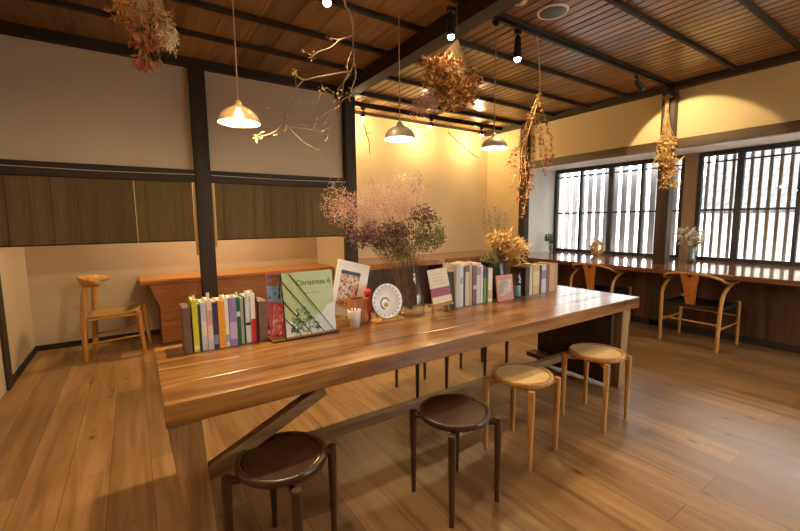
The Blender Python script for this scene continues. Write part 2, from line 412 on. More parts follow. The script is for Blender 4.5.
hs = thing('neighbour_house', 'white walled house with grey tiled roof beyond the right window', 'house', (9.5, .5, -.2))
MB().box(0, 3, -4, 2.6, 0, 1.75).build('wall', plaster('house_wall', '#f0eee9', '#f6f4f0'), hs)
MB().add([V((-.5, -4.4, 1.62)), V((-.5, 3.0, 1.62)), V((3.5, 3.0, 4.2)), V((3.5, -4.4, 4.2)), V((-.5, -4.4, 1.7)), V((-.5, 3.0, 1.7)), V((3.5, 3.0, 4.3)), V((3.5, -4.4, 4.3))],
         [(0, 1, 2, 3), (4, 7, 6, 5), (0, 4, 5, 1), (2, 6, 7, 3), (1, 5, 6, 2), (0, 3, 7, 4)]).build('roof', 'tiles', hs)

# ------------------------------------------------------------------ bamboo blinds
bxs = [XL + .03, at(66, 210, 4.45).x, at(136, 210, 4.45).x, .528, .732, at(265, 210, 4.45).x, at(306, 210, 4.45).x, 2.19]
blab = {0: 'brown bamboo blind at far left beside the side wall', 1: 'middle bamboo blind of the three left of the dark post', 2: 'brown bamboo blind touching the left side of the dark post',
        4: 'brown bamboo blind just right of the dark post', 5: 'middle bamboo blind of the three right of the dark post', 6: 'brown bamboo blind behind the pink blossom at the second post'}
for i in (0, 1, 2, 4, 5, 6):
    a, b = bxs[i] + .0005, bxs[i + 1] - (.004 if i == 1 else .0005); w = b - a
    t = thing('bamboo_blind', blab[i], 'blind', ((a + b) / 2, YF - .005, 1.1655), 0, 'bamboo blinds under the wall rail')
    g = MB(); n = 16; vs = []; fs = []
    for j in range(n + 1):
        for k in (0, 1):
            for z in (0.012, .584):
                x = -w / 2 + w * j / n; dy = .006 * math.sin(j * 1.3 + i) * (1 if z < .1 else .3)
                vs.append(V((x, dy + (.004 if k else -.004), z)))
    for j in range(n):
        o = j * 4; fs += [(o, o + 4, o + 5, o + 1), (o + 2, o + 3, o + 7, o + 6), (o, o + 2, o + 6, o + 4), (o + 1, o + 5, o + 7, o + 3)]
    fs += [(0, 1, 3, 2), (n * 4, n * 4 + 2, n * 4 + 3, n * 4 + 1)]
    g.add(vs, fs); g.build('reed_panel', 'bamboo' if i % 2 == 0 else 'bamboo2', t)
    MB().tube([(-w / 2, 0, .008), (w / 2, 0, .008)], .008, 8).build('bottom_rod', 'beam', t)
    for s in (-.32, .3): MB().box(w * s - .003, w * s + .003, -.0125, -.0095, .01, .58).build('binding_cord', 'bamboo2', t)
for (a, b), nm in (((XL + .05, .555), 'left of the dark post'), ((.705, 2.2), 'right of the dark post')):
    c = MB().tube([(a, YF - .053, 1.822), ((a + b) / 2, YF - .053, 1.812), (b, YF - .053, 1.822)], .004, 6).build('curtain_wire', plain('wire_' + nm[:4], '#b9a88c', .5)); tag(c, 'thin pale wire strung along the dark wall rail ' + nm, 'wire')

# ------------------------------------------------------------------ left alcove desk
dk = thing('desk', 'orange brown wooden desk against the wall of the left alcove', 'desk', (.03, 5.0, 0))
MB().box(0, 2.23, 0, .585, .69, .74).build('desk_top', 'desk', dk, bevel=.012)
MB().prism([(.08, .69), (2.23, .69), (2.23, .44), (.17, .44)], .04, .09).build('front_panel', 'deskp', dk, bevel=.004)
lp = MB()
for k in range(5): lp.box(.17, 2.23, .05, .09, .02 + k * .084, .10 + k * .084)
lp.build('board_panel', 'deskp', dk, bevel=.004)
MB().box(.17, .22, .091, .55, .02, .69).build('side_panel', 'deskp', dk, bevel=.004)

# ------------------------------------------------------------------ counters
ct = thing('window_counter', 'long glossy wooden counter running below the barred windows', 'counter', (4.81, 1, 0))
MB().prism([(0, -3.36), (0, 3.35), (.58, 3.35), (.58, 3.36), (1.395, 3.375), (1.395, -3.36)], 0, .05,
           Matrix(((1, 0, 0, 0), (0, 0, 1, 0), (0, 1, 0, CT - .05), (0, 0, 0, 1)))).build('counter_top', 'counter', ct, bevel=.006)
MB().box(.61, .645, -3.36, 3.36, .0, CT - .051).build('front_panel', 'cpanel', ct)
MB().box(.59, .61, -3.36, 3.36, .0, .07).build('kick_board', 'beamy', ct)
for y in (-.9, .2, 1.45, 2.6): MB().box(.60, .61, y - .02, y + .02, .07, CT - .051).build('batten', 'cpanel', ct)
ac = thing('alcove_counter', 'live edge wooden counter along the yellow lit alcove wall', 'counter', (3.9, 4.9, 0))
poly = [(-1.52, -.35)]
for k in range(30): poly.append((-1.52 + k * .1035, -.47 + .03 * math.sin(k * .9) + .02 * math.sin(k * 2.3)))
poly += [(1.5, -.45), (1.5, .39), (-1.52, .39)]
MB().prism(poly[1:], 0, .07, Matrix(((1, 0, 0, 0), (0, 0, 1, 0), (0, 1, 0, CT - .07), (0, 0, 0, 1)))).build('slab', 'counterx', ac)
MB().box(-1.5, 1.49, .2, .24, 0, CT - .071).build('back_panel', 'cpanel', ac)
for x in (-1.4, .1, 1.3): MB().box(x - .03, x + .03, -.3, .18, 0, CT - .071).build('support', 'cpanel', ac)

# ------------------------------------------------------------------ main table
TX0, TX1, TY0, TY1, TH = .05, 3.36, 1.55, 2.33, .72
tb = thing('communal_table', 'long glossy wooden communal table with thick top and books along it', 'table', (1.7, 1.94, 0))
ox, oy = 1.7, 1.94
tp = MB()
for k in range(4):
    a = TY0 + k * .195; tp.box(TX0 - ox, TX1 - ox, a - oy, a + .1945 - oy, .635, TH)
tp.build('tabletop', 'table', tb, bevel=.004)
def leg(x0, x1, y0, y1, dx=0, dy=0):
    s = .78; cx, cy = (x0 + x1) / 2 + dx, (y0 + y1) / 2 + dy; w, d = (x1 - x0) / 2 * s, (y1 - y0) / 2 * s
    vs = [V((cx + i * w - ox, cy + j * d - oy, 0)) for j in (-1, 1) for i in (-1, 1)] + [V((x - ox, y - oy, .634)) for y in (y0, y1) for x in (x0, x1)]
    MB().add(vs, [(0, 2, 3, 1), (4, 5, 7, 6), (0, 1, 5, 4), (2, 6, 7, 3), (0, 4, 6, 2), (1, 3, 7, 5)]).build('leg', 'tleg', tb, bevel=.004)
leg(.055, .165, 1.565, 1.675, .05, .03); leg(.055, .165, 2.20, 2.31, .05, -.03)
leg(3.14, 3.25, 1.565, 1.665, 0, 0); leg(3.14, 3.25, 2.21, 2.31, 0, 0)
MB().box(.12 - ox, 3.08 - ox, 1.91 - oy, 1.97 - oy, .175, .225).build('stretcher', 'trail', tb, bevel=.004)
MB().bar((.14 - ox, 1.61 - oy, .375), (.66 - ox, 1.61 - oy, .612), .05, .05).build('brace', 'trail', tb, bevel=.003)
MB().bar((.14 - ox, 2.26 - oy, .375), (.66 - ox, 2.26 - oy, .612), .05, .05).build('brace', 'trail', tb, bevel=.003)
MB().box(.10 - ox, .16 - ox, 1.70 - oy, 2.18 - oy, .165, .235).build('end_rail', 'trail', tb, bevel=.004)
MB().box(3.085 - ox, 3.13 - ox, 1.62 - oy, 2.30 - oy, .03, .634).build('end_panel', 'ribbed', tb)
MB().box(2.95 - ox, 3.08 - ox, 2.03 - oy, 2.32 - oy, .10, .14).build('foot_board', 'trail', tb, bevel=.003)

# ------------------------------------------------------------------ stools
def make_stool(kind, label, group):
    t = thing('stool', label, 'stool', (0, 0, 0), 0, group); lm, sm = ('stoold', 'seatd') if kind == 'd' else ('stooll', 'seatl')
    R = .172; h = .452 if kind == 'd' else .47
    MB().lathe([(.06, h - .034), (R - .012, h - .034), (R, h - .026), (R, h - .004), (R - .004, h), (R - .016, h), (R - .02, h - .004)], 40, cap=False).build('seat_rim', lm, t)
    MB().lathe([(0, h - .022), (R - .0205, h - .022), (R - .0205, h - .008), (R - .026, h - .005), (.1, h - .005), (0, h - .005)], 40, smooth=False).build('seat', sm, t)
    for k in range(4):
        a = PI / 4 + k * PI / 2; c, s = math.cos(a), math.sin(a); r = .203
        p = [V((c * r, s * r, 0)), V((c * r, s * r, .2)), V((c * r, s * r, h - .067)), V((c * r * .995, s * r * .995, h - .027))]
        m = MB().tube(p, [.0115, .015, .019, .018], 10)
        m.tube([V((c * .10, s * .10, h - .055)), V((c * .16, s * .16, h - .052)), V((c * r, s * r, h - .045))], [.012, .015, .017], 8)
        m.build('leg', lm, t)
    return t
def put(proto, first, x, y, rz, label, z=0, group=None):
    o = proto if first else copy_tree(proto)
    o.location = (x, y, z); o.rotation_euler = (0, 0, rz); o['label'] = label
    if group: o['group'] = group
    return o
sd = make_stool('d', '', 'dark round stools at the table')
put(sd, True, .425, 1.475, math.radians(41), 'dark brown round stool nearest the camera under the table corner')
put(sd, False, 1.228, 1.372, 0, 'dark brown round stool between the nearest stool and the light oak stools')
put(sd, False, 1.85, 2.47, 0, 'dark stool on the far side of the table, left one of two there')
put(sd, False, 2.57, 2.49, .05, 'dark stool on the far side of the table, right one of two there')
sl = make_stool('l', '', 'light oak stools at the table')
put(sl, True, 1.818, 1.455, math.radians(8), 'light oak round stool right of the dark stools')
put(sl, False, 2.54, 1.425, math.radians(2), 'light oak round stool beside the right table leg')

# ------------------------------------------------------------------ chairs
def make_wishbone(label, group):
    t = thing('wishbone_chair', label, 'chair', (0, 0, 0), 0, group)
    for s in (-1, 1):
        MB().tube(bez([(s * .262, -.25, 0), (s * .266, -.25, .25), (s * .27, -.245, .45), (s * .275, -.215, .58), (s * .28, -.10, .66), (s * .281, .0, .682)], 5), [.013] + [.0175] * 24 + [.012], 10).build('rear_leg', 'chair', t)
        MB().tube([(s * .275, .24, 0), (s * .27, .235, .3), (s * .268, .235, .47)], [.013, .018, .017], 10).build('front_leg', 'chair', t)
        MB().tube([(s * .268, -.24, .23), (s * .272, .237, .24)], .0105, 8).build('side_stretcher', 'chair', t)
    hp = [(.28, .12, .688), (.283, 0, .69), (.282, -.12, .695), (.272, -.20, .71), (.238, -.262, .745), (.12, -.293, .774)]
    pts = bez(hp + [(0, -.298, .778)] + [(-x, y, z) for x, y, z in hp[::-1]], 4)
    MB().tube(pts, .013, 10).build('back_rail', 'chair', t)
    m4 = Matrix.Translation((0, -.235, .445)) @ Matrix.Rotation(.17, 4, 'X')
    MB().prism([(-.045, 0), (.045, 0), (.058, .15), (.085, .325), (.04, .325), (0, .28), (-.04, .325), (-.085, .325), (-.058, .15)], -.006, .006, m4).build('splat', 'splat', t, bevel=.002)
    for z in (.27,): MB().tube([(-.268, -.243, z), (.268, -.243, z)], .0105, 8).build('rear_stretcher', 'chair', t)
    MB().tube([(-.27, .236, .31), (.27, .236, .31)], .0105, 8).build('front_stretcher', 'chair', t)
    b = MB(); n = 10; vs = []; fs = []
    for j in range(n + 1):
        for i in range(n + 1):
            u, v = i / n * 2 - 1, j / n * 2 - 1
            vs.append(V((u * .262, v * .235, .445 - .018 * (1 - u * u) * (1 - v * v) - .002)))
    k = len(vs); vs += [v - V((0, 0, .03)) for v in vs]
    for j in range(n):
        for i in range(n):
            a = j * (n + 1) + i; fs += [(a, a + 1, a + n + 2, a + n + 1), (k + a, k + a + n + 1, k + a + n + 2, k + a + 1)]
    for i in range(n):
        for a, d in ((i, 1), (n * (n + 1) + i, 1), (i * (n + 1), n + 1), (i * (n + 1) + n, n + 1)): fs.append((a, a + d, k + a + d, k + a))
    b.add(vs, fs, True); b.build('seat', 'cordd', t)
    return t
wb = make_wishbone('', 'wishbone chairs at the window counter')
put(wb, True, 5.06, 1.72, -PI / 2 - .02, 'oak wishbone chair with black seat at the right window counter')
put(wb, False, 5.06, 2.83, -PI / 2 + .03, 'oak wishbone chair at the counter behind the table end')
def make_elbow():
    t = thing('elbow_chair', 'oak chair with short curved back and tan seat in the left alcove', 'chair', (-.205, 5.07, 0), -PI / 2 - .12)
    for s in (-1, 1):
        MB().tube(bez([(s * .225, -.235, 0), (s * .225, -.225, .25), (s * .225, -.215, .45), (s * .22, -.205, .62), (s * .215, -.19, .735)], 4), [.018] + [.027] * 14 + [.023, .018], 10).build('rear_leg', 'chair', t)
        MB().tube([(s * .235, .265, 0), (s * .23, .245, .25), (s * .228, .23, .46)], [.016, .023, .025], 10).build('front_leg', 'chair', t)
        MB().tube([(s * .225, -.225, .17), (s * .232, .25, .21)], .011, 8).build('side_stretcher', 'chair', t)
        MB().tube([(s * .225, -.215, .41), (s * .228, .235, .43)], .02, 8, flat=.7).build('seat_rail', 'chair', t)
    pts = []
    for k in range(21):
        a = PI * (.06 + .88 * k / 20); pts.append(V((.26 * math.cos(a), -.02 - .24 * math.sin(a), .765 + .01 * math.sin(a))))
    rr = [.014 + .038 * math.sin(PI * (k + .5) / 21) ** .7 for k in range(21)]
    MB().tube(pts, rr, 12, flat=.42, flataxis=(0, 0, 1)) if False else None
    cr = MB(); vs = []; fs = []
    for k, p in enumerate(pts):
        h = rr[k]; d = V((p.x, p.y + .02, 0)).normalized()
        for dz, th in ((-h, .006), (-h * .5, .013), (h * .5, .015), (h, .008)):
            vs.append(p + V((0, 0, dz)) + d * (th + dz * .35))
        for dz, th in ((h, .008), (h * .5, .013), (-h * .5, .011), (-h, .006)):
            vs.append(p + V((0, 0, dz)) - d * (th - dz * .35))
    for k in range(20):
        for j in range(8): fs.append((k * 8 + j, k * 8 + (j + 1) % 8, k * 8 + 8 + (j + 1) % 8, k * 8 + 8 + j))
    fs += [tuple(range(8))[::-1], tuple(range(160, 168))]
    cr.add(vs, fs, True); cr.build('back_rail', 'chair', t)
    b = MB(); n = 10; vs = []; fs = []
    for j in range(n + 1):
        for i in range(n + 1):
            u, v = i / n * 2 - 1, j / n * 2 - 1
            vs.append(V((u * .235, v * .225 + .01, .445 + .035 * max(0, v) ** 2 - .022 * (1 - u * u) * (1 - v * v))))
    k = len(vs); vs += [v - V((0, 0, .03)) for v in vs]
    for j in range(n):
        for i in range(n):
            a = j * (n + 1) + i; fs += [(a, a + 1, a + n + 2, a + n + 1), (k + a, k + a + n + 1, k + a + n + 2, k + a + 1)]
    for i in range(n):
        for a, d in ((i, 1), (n * (n + 1) + i, 1), (i * (n + 1), n + 1), (i * (n + 1) + n, n + 1)): fs.append((a, a + d, k + a + d, k + a))
    b.add(vs, fs, True); b.build('seat', 'cordl', t)
make_elbow()

# ------------------------------------------------------------------ lamps
def light(name, kind, loc, power, col, size=.05, rot=None, spot=None, blend=.3):
    l = bpy.data.lights.new(name, kind); l.energy = power; l.color = col
    if kind == 'AREA': l.size = size
    else: l.shadow_soft_size = size
    if spot: l.spot_size = spot; l.spot_blend = blend
    o = bpy.data.objects.new(name, l); C.objects.link(o); o.location = loc
    if rot is not None: o.rotation_euler = V(rot).to_track_quat('-Z', 'Y').to_euler()
    return o
WARM = (1, .72, .34); WARM2 = (1, .745, .39)
PEND = 21; ALC = 17; SPOT = 30; AMB = 12; SKY = 9.5; EXPO = .5
def pendant(x, y, z, shade, label, cordlean=0):
    t = thing('pendant_lamp', label, 'lamp', (x, y, z), 0, 'pendant lamps over the table')
    prof = [(.106, 0), (.104, .012), (.096, .035), (.078, .06), (.05, .078), (.024, .088), (.018, .105), (.014, .115), (.0, .117)]
    inn = [(.0, .112), (.012, .108), (.02, .085), (.048, .074), (.075, .056), (.092, .033), (.1, .012), (.103, 0)]
    MB().lathe(inn[::1] + prof, 36, cap=False).build('shade', shade, t)
    MB().lathe([(0, .012), (.012, .014), (.022, .025), (.026, .038), (.022, .05), (.012, .062), (.012, .075), (0, .076)], 16).build('bulb', 'bulb', t)
    top = (2.86 if abs(y - 2.27) < .1 else ZC) - z
    MB().tube([(0, 0, .114), (cordlean * .5, 0, .5), (cordlean, 0, top - .03)], .0035, 6).build('cord', 'cord', t)
    MB().lathe([(0, top), (.03, top - .001), (.03, top - .02), (.01, top - .035), (0, top - .035)], 16).build('ceiling_rose', 'metal', t)
    light('pendant_light', 'POINT', (x, y, z + .003), PEND * (2.1 if x < 1 else 1), WARM2, .03)
pendant(.51, 2.27, 1.868, 'brass', 'brass dish pendant lamp in front of the left wall')
pendant(1.53, 2.27, 1.888, 'steel', 'small metal pendant lamp above the pink dried bouquet')
pendant(2.43, 2.27, 1.91, 'steel', 'small metal pendant lamp hanging near the room corner')
trk = thing('light_track', 'black ceiling light track leading to the window post', 'track', (3.8, 2.27, ZC))
MB().box(-1.5, 1.62, -.016, .016, -.065, -.035).build('rail', 'metal', trk, bevel=.003)
MB().box(-1.5, 1.62, -.02, .02, -.035, 0).build('batten', 'beam', trk)
def spot(x, y, z, d, label, length=.13, lit=True, r=.032, group='ceiling spotlights'):
    t = thing('spotlight', label, 'spotlight', (x, y, z), 0, group); d = V(d).normalized()
    MB().box(-.03, .03, -.015, .015, -.03, 0).build('mount', 'black', t, bevel=.003)
    MB().tube([(0, 0, -.03), (0, 0, -.07)], .008, 8).build('stem', 'black', t)
    c = V((0, 0, -.07)); e = c + d * length
    MB().tube([c - d * .02, c, e - d * .02, e], [r * .6, r * .8, r, r], 16).build('housing', 'black', t)
    MB().ball(e + d * .001, r * .86, 12).build('bulb', 'lens' if lit else 'steel', t)
    return V((x, y, z)) + e + d * (r + .01)
p = spot(2.68, 2.27, 2.86, (0, 0, -1), 'black cylinder spotlight glowing on the ceiling track', .15)
light('spot_light', 'SPOT', p, SPOT, WARM2, .03, (0.1, -.1, -1), math.radians(110), .6)
p = spot(4.585, 2.27, 2.86, (.8, -.16, -.5), 'small black spotlight on the track near the window post', .10, False)
light('spot_light', 'SPOT', p, SPOT * 1.4, WARM2, .02, (1, -.2, -.85), math.radians(84), .15)
a = at(451, 36, 2.2)
p = spot(a.x, a.y, 2.79, (0, 0, -1), 'bright bulb spotlight under the cross beam above the hanging bouquet', max(.03, 2.72 - a.z), True, .028)
light('spot_light', 'SPOT', p, SPOT * .7, WARM2, .03, (-.35, -.4, -1), math.radians(120), .6)
a = at(327, 2, 2.27)
p = spot(a.x, 2.27, 2.865, (0, 0, -1), 'bright ceiling spotlight at the top edge above the hanging branch', max(.04, 2.795 - a.z), True, .028)
light('spot_light', 'SPOT', p, SPOT * .7, WARM2, .03, (-.25, -.2, -1), math.radians(120), .6)
atk = thing('light_track', 'dark light track close to the yellow alcove wall', 'track', (3.9, 4.9, ZC))
MB().box(-1.53, 1.59, -.02, .02, -.06, 0).build('rail', 'metal', atk, bevel=.003)
for (px, py), nm in (((362, 118), 'alcove spotlight nearest the dark post, shining down the yellow wall'), ((430, 127), 'alcove spotlight in the middle behind the hanging bouquet'), ((480, 135), 'alcove spotlight nearest the room corner')):
    a = at(px, py, 4.93)
    p = spot(a.x, 4.9, 2.87, (0, .1, -1), nm, max(.02, 2.80 - a.z), True, .036, 'alcove spotlights')
    light('alcove_light', 'POINT', V((a.x, 4.97, 2.70)), ALC, WARM, .03)
# left alcove lamp (behind the blinds); warm fill lights added out of view
light('alcove_lamp', 'AREA', (.8, 5.1, 2.3), 26, WARM, .4, (0, .25, -1))
for x, y in ((.0, -.6), (-.2, .9), (4.9, -1.6)):
    light('fill_light', 'AREA', (x, y, 2.84), AMB, (1, .74, .48), .25, (0, 0, -1))
dt = thing('smoke_detector', 'cream round smoke detector on the ceiling at the top edge', 'detector', (2.44, 2.055, ZC))
MB().lathe([(0, -.035), (.03, -.035), (.05, -.025), (.055, -.01), (.055, 0), (0, 0)], 28).build('body', plain('cream_plastic', '#e2cfae', .5), dt)
MB().lathe([(0, -.04), (.018, -.04), (.02, -.0351), (0, -.0351)], 16).build('sensor', plain('sensor_plastic', '#c9b593', .5), dt)
sp = thing('ceiling_speaker', 'round grey ceiling speaker with a white rim', 'speaker', atz(552.5, 12.5, ZC - .01) + V((0, 0, .01)))
MB().lathe([(0, -.008), (.098, -.01), (.1, 0), (0, 0)], 36).build('grille', plain('speaker_grille', '#66727c', .6), sp)
MB().lathe([(.1, -.002), (.1, -.012), (.112, -.012), (.118, 0), (.1, 0)], 36, cap=False).build('rim', plain('white_rim', '#eceae6', .5), sp)

# ------------------------------------------------------------------ books
bi = [0]
COL = {}
def bmat(c):
    if c not in COL: COL[c] = plain('cover_' + c.strip('#'), c, .45, var=.06, scale=60)
    return COL[c]
def book(x, y, w, d, h, col, label, group=None, tilt=0, band=None, note=None, z=TH, rz=0, name='book', pages=True):
    t = thing(name, label, 'book', (x, y, z), rz, group); t.rotation_euler = (0, tilt, rz)
    c = MB().box(0, w, 0, .0022, 0, h)
    c.box(0, .0022, .0022, d, 0, h).box(w - .0022, w, .0022, d, 0, h); cv = c.build('cover', bmat(col), t, bevel=.0006, seg=1)
    if pages: MB().box(.0025, w - .0025, .0026, d - .004, .003, h - .004).build('pages', 'paper', t)
    if band: 
        for (z0, z1, bc) in band: MB().box(.0003, w - .0003, -.0008, -.0001, z0 * h, z1 * h).build('spine_band', bmat(bc), cv)
    if note: MB().box(w * .2, w * .8, d * .2, d * .2 + .001, h - .02, h + note).build('bookmark', 'paper', t)
    return t
be = MB().box(0, .034, 0, .14, 0, .225).build('bookend', plain('bookend_wood_grey', '#6d564b', .6), bevel=.003, loc=(.172, 2.13, TH)); tag(be, 'grey brown block bookend at the left end of the table books', 'bookend', 'block bookends')
be = MB().box(0, .044, 0, .14, 0, .215).build('bookend', plain('bookend_wood_tan', '#7b6350', .6), bevel=.003, loc=(.525, 2.13, TH)); tag(be, 'brown block bookend between the paperbacks and the red magazine', 'bookend', 'block bookends')
row = [(.024, '#d3cf3f', .258, 'lime yellow paperback next to the left bookend', [(.05, .12, '#f0eeb0')], .02), (.011, '#24443a', .235, 'thin dark green book right of the lime one', None, 0), (.025, '#c9d3df', .242, 'pale blue paperback with fine spine marks', [(.3, .6, '#e8e2d8')], .012),
       (.024, '#e6cfc6', .250, 'pale pink and white spined book with a tall page marker', [(.5, .8, '#cfa9a4'), (.05, .2, '#b9c6d8')], .035), (.024, '#3a3f5c', .238, 'navy blue paperback left of the orange book', [(.1, .3, '#8a8fb0')], .02), (.030, '#e8a53a', .243, 'orange yellow paperback in the left book row', None, .01),
       (.018, '#f0efe8', .252, 'white paperback between the orange and lavender books', [(.1, .25, '#9fb4d8')], .01), (.036, '#9a8cc6', .250, 'lavender blue thick paperback', [(.15, .5, '#c7b8dd')], .012), (.018, '#1f6a4c', .248, 'bright green spined book with a red page marker', [(.6, .7, '#dfe8de')], .025),
       (.014, '#a9b6a8', .243, 'grey green slim book', None, 0), (.008, '#1c3b31', .243, 'very slim blackish green book', None, 0), (.024, '#d5e3ee', .248, 'light blue paperback with a black band', [(.38, .44, '#1a1a22')], .01), (.022, '#f2efe9', .262, 'white and red spined paperback, tallest near the right bookend', [(.0, .48, '#c5262b')], .015), (.010, '#5c1820', .235, 'slim dark red book against the right bookend', None, 0)]
x = .214; sc = (.520 - .214) / (sum(r[0] + .0012 for r in row))
for w, c, h, lab, band, note in row:
    w *= sc; book(x, 2.13 + random.uniform(-.004, .008), w, .13, h, c, lab, 'paperbacks between the two bookends', random.uniform(-.004, .004) * 0, band, note); x += w + .0012 * sc

# magazines
def text(s, parent, size, loc, rot, mat, name='lettering'):
    cu = bpy.data.curves.new(name, 'FONT'); cu.body = s; cu.size = size; cu.extrude = .0002; cu.align_x = 'CENTER'
    o = bpy.data.objects.new(name, cu); C.objects.link(o); dg = bpy.context.evaluated_depsgraph_get()
    me = bpy.data.meshes.new_from_object(o.evaluated_get(dg)); bpy.data.objects.remove(o)
    me.materials.clear(); me.materials.append(mat); o = bpy.data.objects.new(name, me); C.objects.link(o); o.parent = parent; o.location = loc; o.rotation_euler = rot
    return o
def cover_mat(name, cols, scale=18, pos=None):
    m, nt, b = newmat(name)
    n = N(nt, 'ShaderNodeTexNoise'); n.inputs['Scale'].default_value = scale; n.inputs['Detail'].default_value = 4
    nt.links.new(mapped(nt, (1, 1, 1)), n.inputs['Vector'])
    k = len(cols); nt.links.new(ramp(nt, n.outputs['Fac'], [(.3 + .4 * i / (k - 1), S(c)) for i, c in enumerate(cols)]), b.inputs['Base Color'])
    b.inputs['Roughness'].default_value = .35; return m
LEAN = -.10
mg = thing('magazine', 'pale green magazine with dark lettering facing out on the table', 'magazine', (.645, 2.065, TH + .012), .03); mg.rotation_euler = (LEAN, 0, .03)
MB().box(0, .295, 0, .006, 0, .345).build('cover', plain('green_cover', '#bfd69a', .35, var=.05, scale=9), mg, bevel=.0006, seg=1)
MB().box(.004, .291, .0062, .010, .003, .342).build('pages', 'paper', mg)
fm = MB()
for k in range(150):
    u, v = random.random(), random.random() ** 1.6; x, z = .03 + .17 * u * (1 - .3 * v) + .02 * v, .02 + .15 * v * (1 - abs(u - .45))
    fm.leaf((x, -.0012, z), (random.uniform(-1, 1), -.05, random.uniform(-.2, 1)), .02, .008, 0)
fm.build('fir_picture', foliage('fir_print', ['#2f6a45', '#4e8a5a', '#86b07c']), mg)
sn = MB()
for k in range(60): sn.lathe([(0, 0), (.012 + .012 * random.random(), .0001)], 8, (0, 0, 0), False) if False else None
poly = [(.0, .0), (.295, 0), (.295, .16), (.25, .15), (.22, .11), (.17, .10), (.12, .055), (.06, .06), (0, .11)]
MB().prism(poly, -.0008, -.0001).build('snow_picture', plain('snow_print', '#e3ecec', .4, var=.06, scale=40), mg)
text('Christmas 6', mg, .042, (.178, -.0012, .272), (PI / 2, 0, 0), plain('dark_green_print', '#27402c', .5), 'title_lettering')
MB().box(.115, .21, -.0008, -.0001, .226, .229).build('subtitle_line', plain('grey_green_print', '#8aa37a', .5), mg)
rm = thing('magazine', 'red and blue picture magazine standing left of the green magazine', 'magazine', (.578, 2.115, TH + .012), .05); rm.rotation_euler = (LEAN, 0, .05)
MB().box(0, .09, 0, .006, 0, .34).build('cover', plain('red_cover', '#b5485a', .35, var=.3, scale=30), rm, bevel=.0006, seg=1)
MB().prism([(0, .2), (.09, .17), (.09, .27), (0, .28)], -.0008, -.0001).build('blue_picture', cover_mat('blue_print', ['#3a5fa8', '#8fb0dc', '#33406e'], 40), rm)
MB().prism([(.01, .02), (.06, .01), (.085, .14), (.03, .18)], -.0008, -.0001).build('pink_picture', cover_mat('pink_print', ['#e9b9b0', '#c4404c', '#f0d9d0'], 30), rm)
MB().prism([(0, .28), (.09, .27), (.09, .335), (0, .335)], -.0008, -.0001).build('dark_picture', cover_mat('brown_print', ['#6a3d34', '#a87a68'], 40), rm)
rk = thing('magazine_rack', 'black wire rack with slanting rods holding the magazines', 'rack', (.57, 2.04, TH))
for (xa, za, xb, zb) in ((.115, .35, .345, .02), (.075, .31, .285, .02), (.072, .21, .215, .02), (.072, .12, .155, .02)):
    MB().tube([(xa, .0 + .02 + za * .1, za), (xb, .005, zb)], .0026, 6).build('rod', 'metal', rk)
MB().tube([(0, .0, .006), (.375, .0, .006)], .004, 6).build('front_wire', 'metal', rk)
MB().tube([(0, .16, .006), (.375, .16, .006)], .004, 6).build('rear_wire', 'metal', rk)
for x in (0, .07, .375): MB().tube([(x, 0, .006), (x, .16, .006)] if x != .07 else [(x, .003, .006), (x, .055, .36), (x, .16, .006)], .003, 6).build('side_wire', 'metal', rk)
wm = thing('picture_book', 'white picture book leaning behind the small white cup', 'book', (.975, 2.245, TH + .064), 0); wm.rotation_euler = (-.12, .27, -.05)
MB().box(0, .225, 0, .014, 0, .345).build('cover', plain('white_cover', '#e6e4e2', .35, var=.03), wm, bevel=.001, seg=1)
MB().box(.004, .22, .003, .011, .345, .3465).build('pages', 'paper', wm)
MB().box(.03, .165, -.0008, -.0001, .055, .28).build('cover_picture', cover_mat('collage_print', ['#3a3a5c', '#9a5a4a', '#e0c5a0', '#6a4030', '#c9707a'], 34), wm)
MB().box(.03, .165, -.0014, -.0009, .262, .285).build('picture_header', plain('indigo_print', '#3b3d66', .5), wm)

cp = thing('cup', 'small white ceramic cup with wooden spoons in front of the picture book', 'cup', (1.072, 2.10, TH))
MB().lathe([(0, .006), (.026, .006), (.033, .02), (.0365, .103), (.041, .105), (.040, .09), (.034, 0), (0, 0)], 28, cap=False).build('body', 'ceramic', cp)
for a, l in ((.3, .125), (2.4, .13), (4.2, .12)): MB().tube([(0.0, 0, .01), (.028 * math.cos(a), .028 * math.sin(a), l)], [.004, .005], 6).build('spoon_handle', 'splat', cp)
bx = thing('wooden_box', 'small orange wooden box between the white cup and the plate', 'box', (1.09, 2.15, TH))
for a in ((0, .11, 0, .008, 0, .15), (0, .11, .072, .08, 0, .15), (0, .008, .008, .072, 0, .15), (.102, .11, .008, .072, 0, .15), (.008, .102, .008, .072, 0, .01)): MB().box(*a).build('panel', 'splat', bx)
pd = thing('peg_figure', 'small red headed peg figure left of the plate', 'figure', (1.232, 2.215, TH))
MB().lathe([(0, 0), (.024, 0), (.024, .015), (.017, .05), (.018, .13), (.012, .15), (0, .152)], 18).build('body', plain('red_body', '#a83a30', .4), pd)
MB().ball((0, 0, .172), .026, 14).build('head', plain('red_head', '#c83440', .35), pd)
pl = thing('plate', 'white plate with blue rim and small picture standing on a wooden stand', 'plate', (1.31, 2.115, TH + .125)); pl.rotation_euler = (PI / 2 - .18, 0, 0)
MB().lathe([(0, -.004), (.06, -.003), (.085, .004), (.108, .012), (.11, .014), (.108, .0155), (.083, .008), (.06, .001), (0, 0)], 40, cap=False).build('dish', 'ceramic', pl)
rb = MB()
for k in range(20):
    a = k * PI / 10; rb.box(-.005, .005, -.007, .007, .0118, .0128, Matrix.Rotation(a, 4, 'Z') @ Matrix.Translation((.094, 0, 0)))
rb.build('rim_pattern', plain('blue_glaze', '#8fa9c8', .3), pl)
fl = MB()
